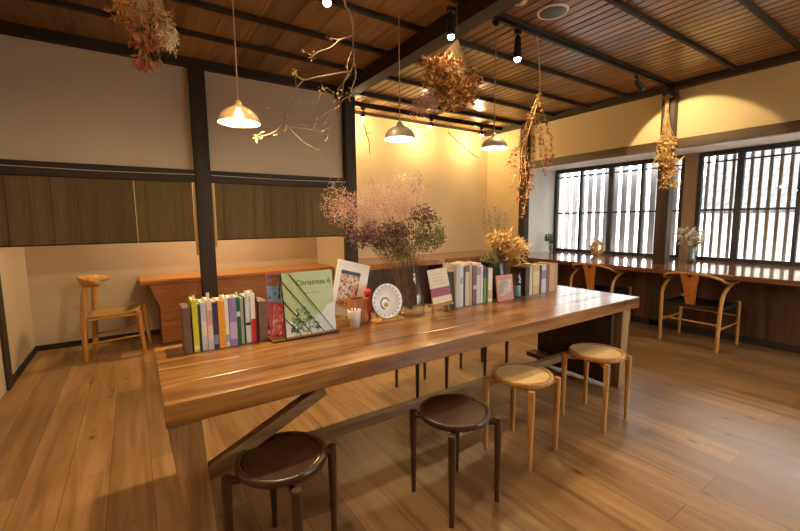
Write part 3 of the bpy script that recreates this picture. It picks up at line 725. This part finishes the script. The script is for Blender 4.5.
for k in range(14): 
    a = .6 + k * .28; fl.box(-.012, .012, -.004, .004, .0012, .002, Matrix.Translation((-.012 + .03 * math.cos(a), -.015 + .034 * math.sin(a), 0)) @ Matrix.Rotation(a + PI / 2, 4, 'Z'))
fl.build('wreath_picture', plain('green_glaze', '#2d5a38', .3), pl)
MB().lathe([(0, .0012), (.016, .0012), (.016, .002), (0, .002)], 18, (-.005, -.022, 0)).build('blossom_picture', plain('yellow_glaze', '#d8b83a', .3), pl)
ps = thing('plate_stand', 'pale wooden stand carrying the white plate', 'stand', (1.31, 2.10, TH))
MB().box(-.105, .105, -.035, .05, 0, .014).build('base', 'chair', ps, bevel=.003)
for s in (-1, 1): MB().bar((s * .05, .04, .014), (s * .05, .075, .13), .012, .012).build('back_strut', 'chair', ps); MB().box(s * .05 - .008, s * .05 + .008, -.035, -.025, .014, .03).build('lip', 'chair', ps)
# pieces are separate but the plate leans between lip and struts

ea = thing('card_easel', 'small wooden easel holding the pink banded card', 'easel', (1.73, 2.10, TH))
for x in (-.07, 0, .07): MB().bar((x, -.02 if x else .07, 0), (x * .5, .045, .28), .014, .012).build('leg', 'chair', ea)
MB().box(-.1, .1, -.035, .0, .05, .062).build('ledge', 'chair', ea)
cd = thing('card', 'cream card with a wide pink band standing on the small easel', 'card', (1.655, 2.072, TH + .064)); cd.rotation_euler = (-.22, -.06, 0)
MB().box(0, .17, 0, .003, 0, .235).build('sheet', plain('cream_card', '#ece0c8', .7, var=.04), cd)
MB().box(0, .17, -.0008, -.0001, .045, .105).build('pink_band', plain('pink_print_band', '#a8506a', .6, var=.15, scale=80), cd)
ln = MB()
for k in range(4): ln.box(.03, .14 - .02 * (k % 2), -.0008, -.0001, .13 + k * .022, .1335 + k * .022)
ln.build('text_line', plain('tan_print', '#c5b08c', .6), cd)
cb = thing('chalkboard', 'small dark green chalkboard with pale wooden frame between easel and middle books', 'chalkboard', (1.80, 2.115, TH)); cb.rotation_euler = (-.08, 0, 0)
MB().box(0, .092, 0, .008, 0, .265).build('board', plain('board_green', '#2c3a30', .7), cb)
MB().box(-.008, .1, -.004, .012, .265, .28).build('frame_rail', 'chair', cb)
for x in (-.008, .092): MB().box(x, x + .008, -.004, .012, 0, .265).build('frame_stile', 'chair', cb)

row = [(.030, '#c4c4c0', .325, 'white magazine spine, leftmost of the tall middle row', None), (.024, '#d8dadc', .318, 'pale grey magazine in the tall middle row', [(.55, .7, '#a9b0b8')]), (.012, '#4a3b34', .30, 'thin dark brown book in the tall middle row', None), (.03, '#d9c8ac', .325, 'beige magazine in the tall middle row', [(.8, .95, '#7a5a48')]),
       (.022, '#c6aa88', .328, 'tan paperback in the tall middle row', None), (.03, '#7a5a5e', .30, 'mauve brown book in the tall middle row', [(.4, .5, '#c9b0b0')]), (.034, '#dcc9cf', .32, 'pale pink spined book in the tall middle row', [(.7, .9, '#b08a98')]), (.014, '#f0ede6', .30, 'slim white book beside the green one', None),
       (.022, '#5d9a3e', .29, 'green and navy spined book in the tall middle row', [(.68, 1., '#2c2f55')]), (.014, '#20241f', .28, 'slim black book right of the green one', None), (.034, '#e9e2d2', .27, 'cream book at the right end of the tall middle row', [(.1, .35, '#d8b060')])]
x = 1.91; sc = (2.285 - 1.91) / sum(r[0] + .002 for r in row)
for w, c, h, lab, band in row: book(x, 2.13 + random.uniform(-.005, .01), w * sc, .15, h * .97, c, lab, 'magazines and books in the middle row', 0, band); x += (w + .002) * sc
pb = thing('booklet', 'small coral pink booklet facing out beside the glass jar', 'booklet', (2.315, 2.10, TH)); pb.rotation_euler = (-.12, 0, 0)
MB().box(0, .185, 0, .008, 0, .2).build('cover', plain('coral_cover', '#c9795f', .45, var=.1), pb)
MB().box(.02, .165, -.0008, -.0001, .04, .16).build('cover_picture', cover_mat('booklet_print', ['#8a4a3c', '#d8b896', '#7a7a5a', '#d08a70'], 9), pb)
jr = thing('glass_jar', 'clear glass jar between the coral booklet and the dark brown book', 'jar', (2.575, 2.14, TH))
MB().lathe([(0, .006), (.034, .006), (.036, .02), (.036, .15), (.026, .18), (.028, .205), (.031, .205), (.029, .18), (.04, .15), (.04, .01), (.034, 0), (0, 0)], 28, cap=False).build('body', 'jar', jr)
MB().lathe([(0, .008), (.033, .008), (.034, .02), (.034, .09), (0, .09)], 20).build('contents', plain('jar_filling', '#9db0b4', .6), jr)
row = [(.045, '#3c2019', .235, 'dark brown hardback, leftmost of the right book group', None), (.028, '#d9c79c', .25, 'cream paperback in the right book group', None), (.016, '#6a6a42', .25, 'olive book in the right book group', None), (.075, '#cfae78', .255, 'thick tan book in the right book group', [(.3, .75, '#dcc79a')]), (.016, '#3a2c22', .24, 'thin dark book in the right book group', None),
       (.055, '#cdc6c0', .245, 'pale grey book in the right book group', [(.5, .8, '#8d7f94')]), (.03, '#8a5a62', .24, 'plum coloured book in the right book group', None), (.06, '#c69a68', .25, 'tan hardback, second from the right end', None), (.05, '#b58a5a', .245, 'brown hardback at the right end of the table books', None)]
x = 2.66; sc = (3.10 - 2.66) / sum(r[0] + .002 for r in row)
for w, c, h, lab, band in row: book(x, 2.12 + random.uniform(-.004, .008), w * sc, .16, h, c, lab, 'books at the right end of the table', 0, band); x += (w + .002) * sc

# ------------------------------------------------------------------ dried plants
for k, v in dict(pink=['#b48a7c', '#d2ae9e', '#996c66'], plum=['#5e4040', '#80605a', '#4a3032'], olive=['#6d6a3a', '#9c955c', '#535a38'], gold=['#c2924a', '#eed092', '#d9aa60'], rust=['#7c4a24', '#b87e40', '#94602e'], red=['#6e3a22', '#9a5436', '#8a3a26'], cream=['#dccaa4', '#efe4c6', '#c9b084'],
                 stem=['#6a543c', '#92785a'], twig=['#6b5340', '#97795a'], green=['#3c5a2a', '#5c7c3c'], whitef=['#d9d2bc', '#efe9d8'], berry=['#5c1c16', '#8c3220'], straw=['#a58656', '#cfb07c'], greyf=['#5e5a58', '#8c8480']).items():
    M['f_' + k] = foliage('dried_' + k, v)
def spray(stems, tips, base, center, rad, n, stem_r=.0015, twig=None, seed=1, every=1):
    """curved stems from base into an ellipsoid; returns tip points"""
    random.seed(seed); out = []
    for k in range(n):
        while 1:
            u = V((random.uniform(-1, 1), random.uniform(-1, 1), random.uniform(-1, 1)))
            if u.length < 1: break
        tip = V(center) + V((u.x * rad[0], u.y * rad[1], u.z * rad[2])); b = V(base) + V((random.uniform(-.01, .01), random.uniform(-.01, .01), 0))
        midp = lerp(b, tip, .5) + V((0, 0, .12 * (tip - b).length * (1 if tip.z > b.z else -1))) + rdir() * .02
        pts = bez([b, midp, tip], 5); 
        if k % every == 0: stems.tube(pts, [stem_r * (1 - .6 * i / len(pts)) for i in range(len(pts))], 4, cap=False)
        out.append((tip, (tip - midp).normalized()))
    return out
def plume(mb, tip, d, L, spread, n, size, fat=.45):
    for k in range(n):
        t = random.random(); p = tip - d * L * (t - .4) + rdir() * spread * (1 - abs(t - .5))
        mb.leaf(p, rdir() + d * .5, size * random.uniform(.6, 1.3), size * fat, .3)
# central vase and bouquet
vs_ = thing('glass_vase', 'clear square shouldered glass vase holding the big pink bouquet', 'vase', (1.515, 2.14, TH))
MB().lathe([(0, .01), (.088, .01), (.092, .02), (.086, .13), (.06, .19), (.044, .25), (.042, .36), (.048, .38), (.051, .38), (.046, .36), (.048, .25), (.064, .192), (.091, .13), (.097, .015), (.092, 0), (0, 0)], 32, cap=False).build('body', 'vase', vs_)
bq = thing('dried_bouquet', 'large dried bouquet of pink and plum flowers in the central glass vase', 'bouquet', (1.515, 2.14, TH + .02))
st = MB(); O = V((1.515, 2.14, TH + .02))
def L_(px, py, Y): return at(px, py, Y) - O
b0 = (0, 0, .02)
pk, pu, ol, gy = MB(), MB(), MB(), MB()
for c, r, n, s in ((L_(385, 200, 2.15), (.20, .16, .13), 40, 3), (L_(352, 215, 2.12), (.15, .13, .10), 24, 4), (L_(408, 195, 2.2), (.12, .14, .11), 18, 5), (L_(382, 232, 2.08), (.18, .12, .07), 26, 13)):
    for tip, d in spray(st, None, b0, c, r, n, .0014, seed=s, every=4): plume(pk, tip, d, .11, .065, 62, .013)
for c, r, n, s in ((L_(388, 232, 2.1), (.17, .13, .06), 34, 6), (L_(360, 236, 2.1), (.10, .10, .04), 12, 7), (L_(425, 215, 2.1), (.06, .09, .05), 8, 8)):
    for tip, d in spray(st, None, b0, c, r, n, .0016, seed=s, every=3): plume(pu, tip, d, .06, .045, 34, .022, .6)
for c, r, n, s in ((L_(430, 235, 2.08), (.10, .10, .08), 34, 9), (L_(398, 250, 2.06), (.14, .08, .04), 30, 10)):
    for tip, d in spray(st, None, b0, c, r, n, .0014, seed=s, every=3): plume(ol, tip, d, .08, .035, 26, .020, .5)
for tip, d in spray(st, None, b0, L_(418, 182, 2.2), (.04, .06, .05), 7, .0014, seed=11, every=2): plume(gy, tip, d, .09, .03, 30, .014)
for tip, d in spray(st, None, b0, L_(340, 200, 2.1), (.10, .10, .10), 14, .0014, seed=12, every=2): plume(pk, tip, d, .14, .04, 34, .012)
st.build('stem', 'f_stem', bq); pk.build('pink_bloom', 'f_pink', bq); pu.build('plum_bloom', 'f_plum', bq); ol.build('olive_leaf', 'f_olive', bq); gy.build('grey_bloom', 'f_greyf', bq)
# gold bouquet
v2 = thing('dark_vase', 'dark green brown vase under the golden dried leaves', 'vase', (2.44, 2.235, TH))
MB().lathe([(0, .008), (.05, .008), (.065, .06), (.066, .2), (.05, .27), (.055, .3), (.06, .3), (.056, .27), (.072, .2), (.07, .06), (.055, 0), (0, 0)], 28, cap=False).build('body', plain('dark_glaze', '#2c3324', .25, var=.4, scale=12), v2)
g2 = thing('golden_bouquet', 'golden dried leaf bouquet with thin dark sprigs in the dark vase', 'bouquet', (2.44, 2.235, TH + .03)); O = V((2.44, 2.235, TH + .03))
st, gd, sg, po = MB(), MB(), MB(), MB()
for c, r, n, s in ((L_(500, 240, 2.2), (.10, .09, .05), 26, 21), (L_(513, 250, 2.18), (.12, .09, .07), 34, 22)):
    for tip, d in spray(st, None, b0, c, r, n, .002, seed=s):
        for k in range(9): gd.leaf(tip + rdir() * .02, rdir() + d * .4 - V((0, 0, .25)), random.uniform(.05, .085), .022, .5)
for tip, d in spray(st, None, b0, L_(497, 215, 2.25), (.16, .12, .11), 46, .0013, seed=23):
    for k in range(7): sg.leaf(tip - d * .02 * k + rdir() * .008, rdir() + d, .016, .007)
for tip, d in spray(st, None, (0, -.02, .2), L_(488, 259, 2.15), (.07, .05, .035), 14, .0016, seed=24):
    for k in range(12): po.leaf(tip + rdir() * .015, rdir(), .028, .014, .4)
st.build('stem', 'f_stem', g2); gd.build('gold_leaf', 'f_gold', g2); sg.build('dark_sprig', 'f_greyf', g2); po.build('green_posy', 'f_olive', g2)

# hanging bunches
def hang_root(name, label, cat, loc, top):
    t = thing(name, label, cat, loc); MB().tube([(0, 0, top - loc[2]), (0.003, 0, .02), (0, 0, -.02)], .0025, 6).build('hanging_string', 'cord', t); return t
# A: top left
ha = hang_root('hanging_bunch', 'hanging dried bunch of red stems and cream grasses at upper left', 'dried flowers', (.125, 2.27, 2.58), 2.866); O = V((.125, 2.27, 2.58))
st, rd, cr, sw = MB(), MB(), MB(), MB()
for tip, d in spray(st, None, (0, 0, 0), L_(140, 20, 2.27), (.14, .09, .09), 36, .002, seed=31):
    for k in range(9): sw.leaf(tip + rdir() * .022, rdir() + d * .8, .045, .012, .3)
for tip, d in spray(st, None, (0, 0, 0), L_(166, 34, 2.27), (.03, .03, .05), 12, .002, seed=32): plume(cr, tip, d, .12, .022, 110, .022, .25)
for tip, d in spray(st, None, (0, 0, 0), L_(140, 40, 2.27), (.05, .05, .08), 12, .002, seed=33):
    for k in range(7): rd.leaf(tip + rdir() * .012, rdir() + d, .045, .014, .4)
for tip, d in spray(st, None, (0, 0, 0), L_(142, 60, 2.27), (.02, .03, .03), 6, .0025, seed=34):
    for k in range(7): rd.leaf(tip, d + rdir() * .5, .06, .018, .4)
for tip, d in spray(st, None, (0, 0, 0), L_(158, 58, 2.27), (.06, .03, .02), 7, .0012, seed=35):
    for k in range(5): sw.leaf(tip, d + rdir() * .4, .04, .005)
st.build('stem', 'f_straw', ha); rd.build('red_leaf', 'f_red', ha); cr.build('cream_plume', 'f_cream', ha); sw.build('straw_head', 'f_rust', ha)
# C: orange bunch
hc = hang_root('hanging_bunch', 'hanging bunch of crumpled orange brown dried leaves below the cross beam', 'dried flowers', (2.03, 2.27, 2.63), 2.866); O = V((2.03, 2.27, 2.63))
st, ru, go, pi_ = MB(), MB(), MB(), MB()
for c, r, n, s in ((L_(440, 72, 2.27), (.14, .13, .10), 60, 41), (L_(450, 92, 2.27), (.18, .14, .10), 66, 42), (L_(466, 86, 2.27), (.11, .10, .10), 36, 44)):
    for tip, d in spray(st, None, (0, 0, 0), c, r, n, .0018, seed=s):
        for k in range(8): (ru if random.random() < .6 else go).leaf(tip + rdir() * .025, rdir() + d * .3, random.uniform(.03, .06), .026, .8)
for tip, d in spray(st, None, (0, 0, 0), L_(424, 105, 2.27), (.07, .08, .07), 26, .0014, seed=43): plume(pi_, tip, d, .10, .04, 50, .016)
st.tube(bez([(0, 0, 0), (.01, 0, -.03), (-.01, 0, -.06), (-.02, 0, -.10)], 4), .012, 8)
st.build('stem', 'f_straw', hc); ru.build('rust_leaf', 'f_rust', hc); go.build('gold_leaf', 'f_gold', hc); pi_.build('pink_plume', 'f_pink', hc)
# B: bare branch
O = at(345, 0, 2.3); O.z = 2.866; O.y = 2.27
hb = thing('hanging_branch', 'pale bare branch with forked twigs hanging in front of the second post', 'branch', O)
def poly(mb, pix, r0, r1, Y=2.3, dy=0):
    pts = [L_(x, y, Y + dy * i / max(1, len(pix) - 1)) for i, (x, y) in enumerate(pix)]; pts = bez(pts, 4); k = len(pts)
    mb.tube(pts, [lerp(r0, r1, i / (k - 1)) for i in range(k)], 6); return pts
br = MB(); br.tube(bez([V((0, 0, 0)), L_(345, 2, 2.29), L_(350, 12, 2.3), L_(353, 25, 2.3), L_(353, 45, 2.3), L_(354, 60, 2.3), L_(351, 72, 2.3), L_(345, 80, 2.3)], 4), [.009 - .0002 * i for i in range(29)], 7)
br.build('main_branch', 'f_twig', hb)
sub = MB(); tipsB = []
for pix, r, dy in (([(352, 36), (340, 40), (330, 48), (318, 52), (311, 58)], .006, -.06), ([(340, 40), (334, 39), (330, 38)], .004, -.05), ([(350, 71), (336, 74), (318, 77), (304, 80), (297, 76), (294, 72)], .006, .05), ([(304, 80), (296, 88), (289, 98), (286, 110), (282, 125), (272, 133), (262, 136), (255, 138)], .0045, .1),
                   ([(354, 60), (356, 75), (352, 88), (349, 100)], .004, -.05), ([(345, 80), (340, 87), (337, 92)], .004, .05), ([(350, 72), (344, 82), (342, 95), (335, 101)], .004, .1), ([(352, 50), (348, 62), (347, 70)], .003, -.1), ([(349, 88), (358, 92), (345, 98), (336, 108)], .004, .02),
                   ([(286, 110), (290, 122), (286, 130)], .002, .1), ([(318, 77), (322, 86), (320, 92)], .002, .1)):
    pp = poly(sub, pix, r, r * .45, 2.3, dy); tipsB += [pp[-1], pp[-3]]
sub.build('twig', 'f_twig', hb)
bd = MB()
for t in tipsB:
    for k in range(3): bd.leaf(t + rdir() * .012, rdir(), .020, .010, .6)
for (x, y) in ((328, 88), (332, 96), (340, 96), (325, 94), (312, 105), (268, 108), (300, 100), (318, 120), (322, 132), (326, 140), (316, 126), (276, 134), (262, 132), (256, 140), (325, 124), (318, 150), (328, 128), (294, 73), (303, 50), (312, 60)):
    a = L_(x, y, 2.3 + random.uniform(-.03, .08)); b_ = min(tipsB, key=lambda q: (q - a).length); bd.tube([b_, lerp(a, b_, .5) + rdir() * .02, a], .0008, 4, cap=False)
    for k in range(3): bd.leaf(a + rdir() * .008, rdir(), .015, .009, .6)
bd.build('dry_leaf', 'f_straw', hb)
# D: berry twig by the corner
O = at(536, 55, 2.27); O.z = 2.86
hd = thing('hanging_twig', 'long dried twig with dark red seed heads hanging from the light track', 'branch', O)
br = MB(); mp = bez([V((0, 0, 0)), L_(540, 75, 2.27), L_(539, 95, 2.27), L_(534, 115, 2.27), L_(528, 135, 2.27), L_(525, 160, 2.25), L_(527, 190, 2.25), L_(523, 215, 2.25)], 4); br.tube(mp, [.007 - .00018 * i for i in range(len(mp))], 6)
br.build('main_stem', 'f_straw', hd)
sub = MB(); tips = []
random.seed(51)
for pix, dy in (([(536, 100), (528, 120), (520, 140), (516, 160), (512, 185)], .1), ([(533, 115), (540, 135), (546, 150), (549, 165)], -.1), ([(534, 110), (541, 128), (540, 150), (545, 172)], .05), ([(530, 128), (522, 150), (521, 175), (517, 200)], -.05), ([(532, 120), (534, 145), (533, 170), (531, 190)], .1), ([(538, 95), (545, 118), (551, 140), (552, 158)], .0), ([(526, 150), (530, 175), (526, 200)], -.08), ([(528, 135), (515, 150), (508, 165)], .1)):
    pp = poly(sub, pix, .003, .0012, 2.27, dy); tips += pp[3:]
sub.build('twig', 'f_straw', hd)
bb, lf = MB(), MB()
for t in tips:
    if random.random() < .6: bb.ball(t + rdir() * .008, random.uniform(.006, .011), 5)
    for k in range(5): lf.leaf(t + rdir() * .014, rdir() - V((0, 0, .4)), .034, .013, .5)
for t in mp[8:]:
    for k in range(7): lf.leaf(t + rdir() * .018, rdir(), .034, .013, .5)
    if random.random() < .5: bb.ball(t + rdir() * .014, .008, 5)
bb.build('seed_head', 'f_berry', hd); lf.build('dry_leaf', 'f_rust', hd)
# E: bunch on the window post
O = V((5.37, 2.30, 2.78))
he = thing('hanging_bunch', 'long stemmed orange dried bunch hung upside down on the window post', 'dried flowers', O)
st, go, be_ = MB(), MB(), MB(); random.seed(61)
for k in range(36):
    tip = atx(random.gauss(668, 5), random.uniform(135, 190), 5.34 + random.uniform(-.08, .03)) - O
    pts = bez([V((0, random.uniform(-.02, .02), random.uniform(-.05, .03))), V((random.uniform(-.03, .0), tip.y * .3 + random.uniform(-.02, .02), tip.z * .5)), tip], 5); st.tube(pts, .003, 4)
    for j in range(10): (go if random.random() < .75 else be_).leaf(tip + rdir() * .035, rdir() - V((0, 0, .4)), random.uniform(.04, .07), .024, .6)
for k in range(9):
    tip = atx(random.uniform(650, 662), random.uniform(150, 182), 5.36) - O; pts = bez([V((0, 0, -.3)), tip * .7, tip], 4); st.tube(pts, .0016, 4)
    for j in range(4): go.leaf(tip + rdir() * .02, rdir() - V((0, 0, .5)), .035, .014, .5)
st.build('stem', 'f_straw', he); go.build('orange_head', 'f_gold', he); be_.build('dark_head', 'f_rust', he)
MB().box(-.045, .028, -.05, .05, -.02, -.005).build('twine', 'cord', he)
# twigs on the alcove wall
for nm, pix, Y in (('short dark crooked twig on the yellow wall beside the second post', [(363, 122), (366, 132), (369, 142), (370, 154)], 4.94), ('thin dark twig slanting on the yellow alcove wall', [(448, 132), (458, 142), (470, 152), (478, 158)], 4.94)):
    O = at(pix[0][0], pix[0][1], Y); O.z += .0
    t = thing('wall_twig', nm, 'twig', O); m = MB(); poly(m, pix, .010, .005, Y); poly(m, [pix[1], (pix[1][0] + 6, pix[1][1] + 2)], .005, .003, Y); m.build('branch', 'f_stem', t)
    MB().tube([(0, 0, -.01), (0, -.0, 2.872 - O.z)], .002, 5).build('string', 'cord', t)

# window counter plants
def wpos(px, py, X=5.92): p = atx(px, py, X); return V((X, p.y, CT))
p = wpos(550, 249, 5.98); p.y = min(p.y, 4.25)
t = thing('bud_vase', 'small clear bud vase at the left end of the window counter', 'vase', p)
MB().lathe([(0, .005), (.028, .005), (.032, .03), (.03, .09), (.014, .13), (.014, .17), (.017, .17), (.017, .13), (.034, .09), (.036, .02), (.03, 0), (0, 0)], 20, cap=False).build('body', 'jar', t)
t = thing('green_sprig', 'leafy green sprig standing in the small bud vase', 'plant', p + V((0, 0, .01))); st, g = MB(), MB(); O = p
for tip, d in spray(st, None, (0, 0, 0), (-.05, -.02, .20), (.08, .09, .08), 12, .002, seed=71):
    for k in range(7): g.leaf(tip + rdir() * .02, rdir() + d, .05, .024, .4)
st.build('stem', 'f_green', t); g.build('leaf', 'f_green', t)
p = wpos(597, 251)
t = thing('orange_posy', 'ball of orange dried flowers on the counter before the left window', 'dried flowers', p); g, g2_ = MB(), MB(); random.seed(72)
for k in range(260):
    d = rdir(); g.leaf(V((0, 0, .115)) + V((d.x * .06, d.y * .085, d.z * .09)) * random.uniform(.6, 1), d, .045, .03, .6)
g.build('flower_head', 'f_gold', t); MB().lathe([(0, 0), (.035, 0), (.04, .03), (.03, .05), (0, .05)], 18).build('pot', plain('cream_pot', '#d8c8a8', .5), t)
p = wpos(691, 257, 5.9)
t = thing('metal_vase', 'silvery grey vase holding white flowers by the window pier', 'vase', p)
MB().lathe([(0, .006), (.045, .006), (.05, .05), (.045, .14), (.055, .19), (.058, .19), (.049, .14), (.054, .05), (.048, 0), (0, 0)], 24, cap=False).build('body', plain('zinc', '#8f9aa0', .35, .8), t)
t = thing('white_bouquet', 'bunch of small white dried flowers in the silvery vase', 'bouquet', p + V((0, 0, .02))); st, g, l2 = MB(), MB(), MB()
for tip, d in spray(st, None, (0, 0, 0), (-.03, .02, .31), (.16, .21, .11), 46, .0016, seed=73):
    for k in range(8): g.leaf(tip + rdir() * .022, rdir(), .028, .02, .4)
    for k in range(2): l2.leaf(tip - d * .06, rdir() + d, .04, .015)
st.build('stem', 'f_straw', t); g.build('white_flower', 'f_whitef', t); l2.build('leaf', 'f_olive', t)

# ------------------------------------------------------------------ daylight
w = bpy.data.worlds.new('world'); bpy.context.scene.world = w; w.use_nodes = True
nt = w.node_tree; bg = nt.nodes['Background']; bg.inputs[0].default_value = (.93, .98, .96, 1); bg.inputs[1].default_value = SKY
for y0, y1 in ((2.36, 4.36), (.31, 2.2), (-2.3, .2)):
    l = bpy.data.lights.new('window_portal', 'AREA'); l.shape = 'RECTANGLE'; l.size = 1.38; l.size_y = y1 - y0; l.cycles.is_portal = True
    o = bpy.data.objects.new('window_portal', l); C.objects.link(o); o.location = (BAY + .06, (y0 + y1) / 2, 1.5); o.rotation_euler = V((-1, 0, 0)).to_track_quat('-Z', 'Y').to_euler()
l = bpy.data.lights.new('window_portal', 'AREA'); l.shape = 'RECTANGLE'; l.size = RW[1] - RW[0]; l.size_y = RW[3] - RW[2]; l.cycles.is_portal = True
o = bpy.data.objects.new('window_portal', l); C.objects.link(o); o.location = ((RW[0] + RW[1]) / 2, YN - .11, (RW[2] + RW[3]) / 2); o.rotation_euler = V((0, 1, 0)).to_track_quat('-Z', 'Z').to_euler()
sc = bpy.context.scene
sc.view_settings.view_transform = 'Standard'; sc.view_settings.look = 'None'; sc.view_settings.gamma = 1; sc.view_settings.use_curve_mapping = False
sc.view_settings.exposure = EXPO
sc.cycles.use_denoising = True; sc.cycles.max_bounces = 8; sc.cycles.diffuse_bounces = 4; sc.cycles.transparent_max_bounces = 12; sc.cycles.sample_clamp_indirect = 6
sc.cycles.caustics_reflective = False; sc.cycles.caustics_refractive = False
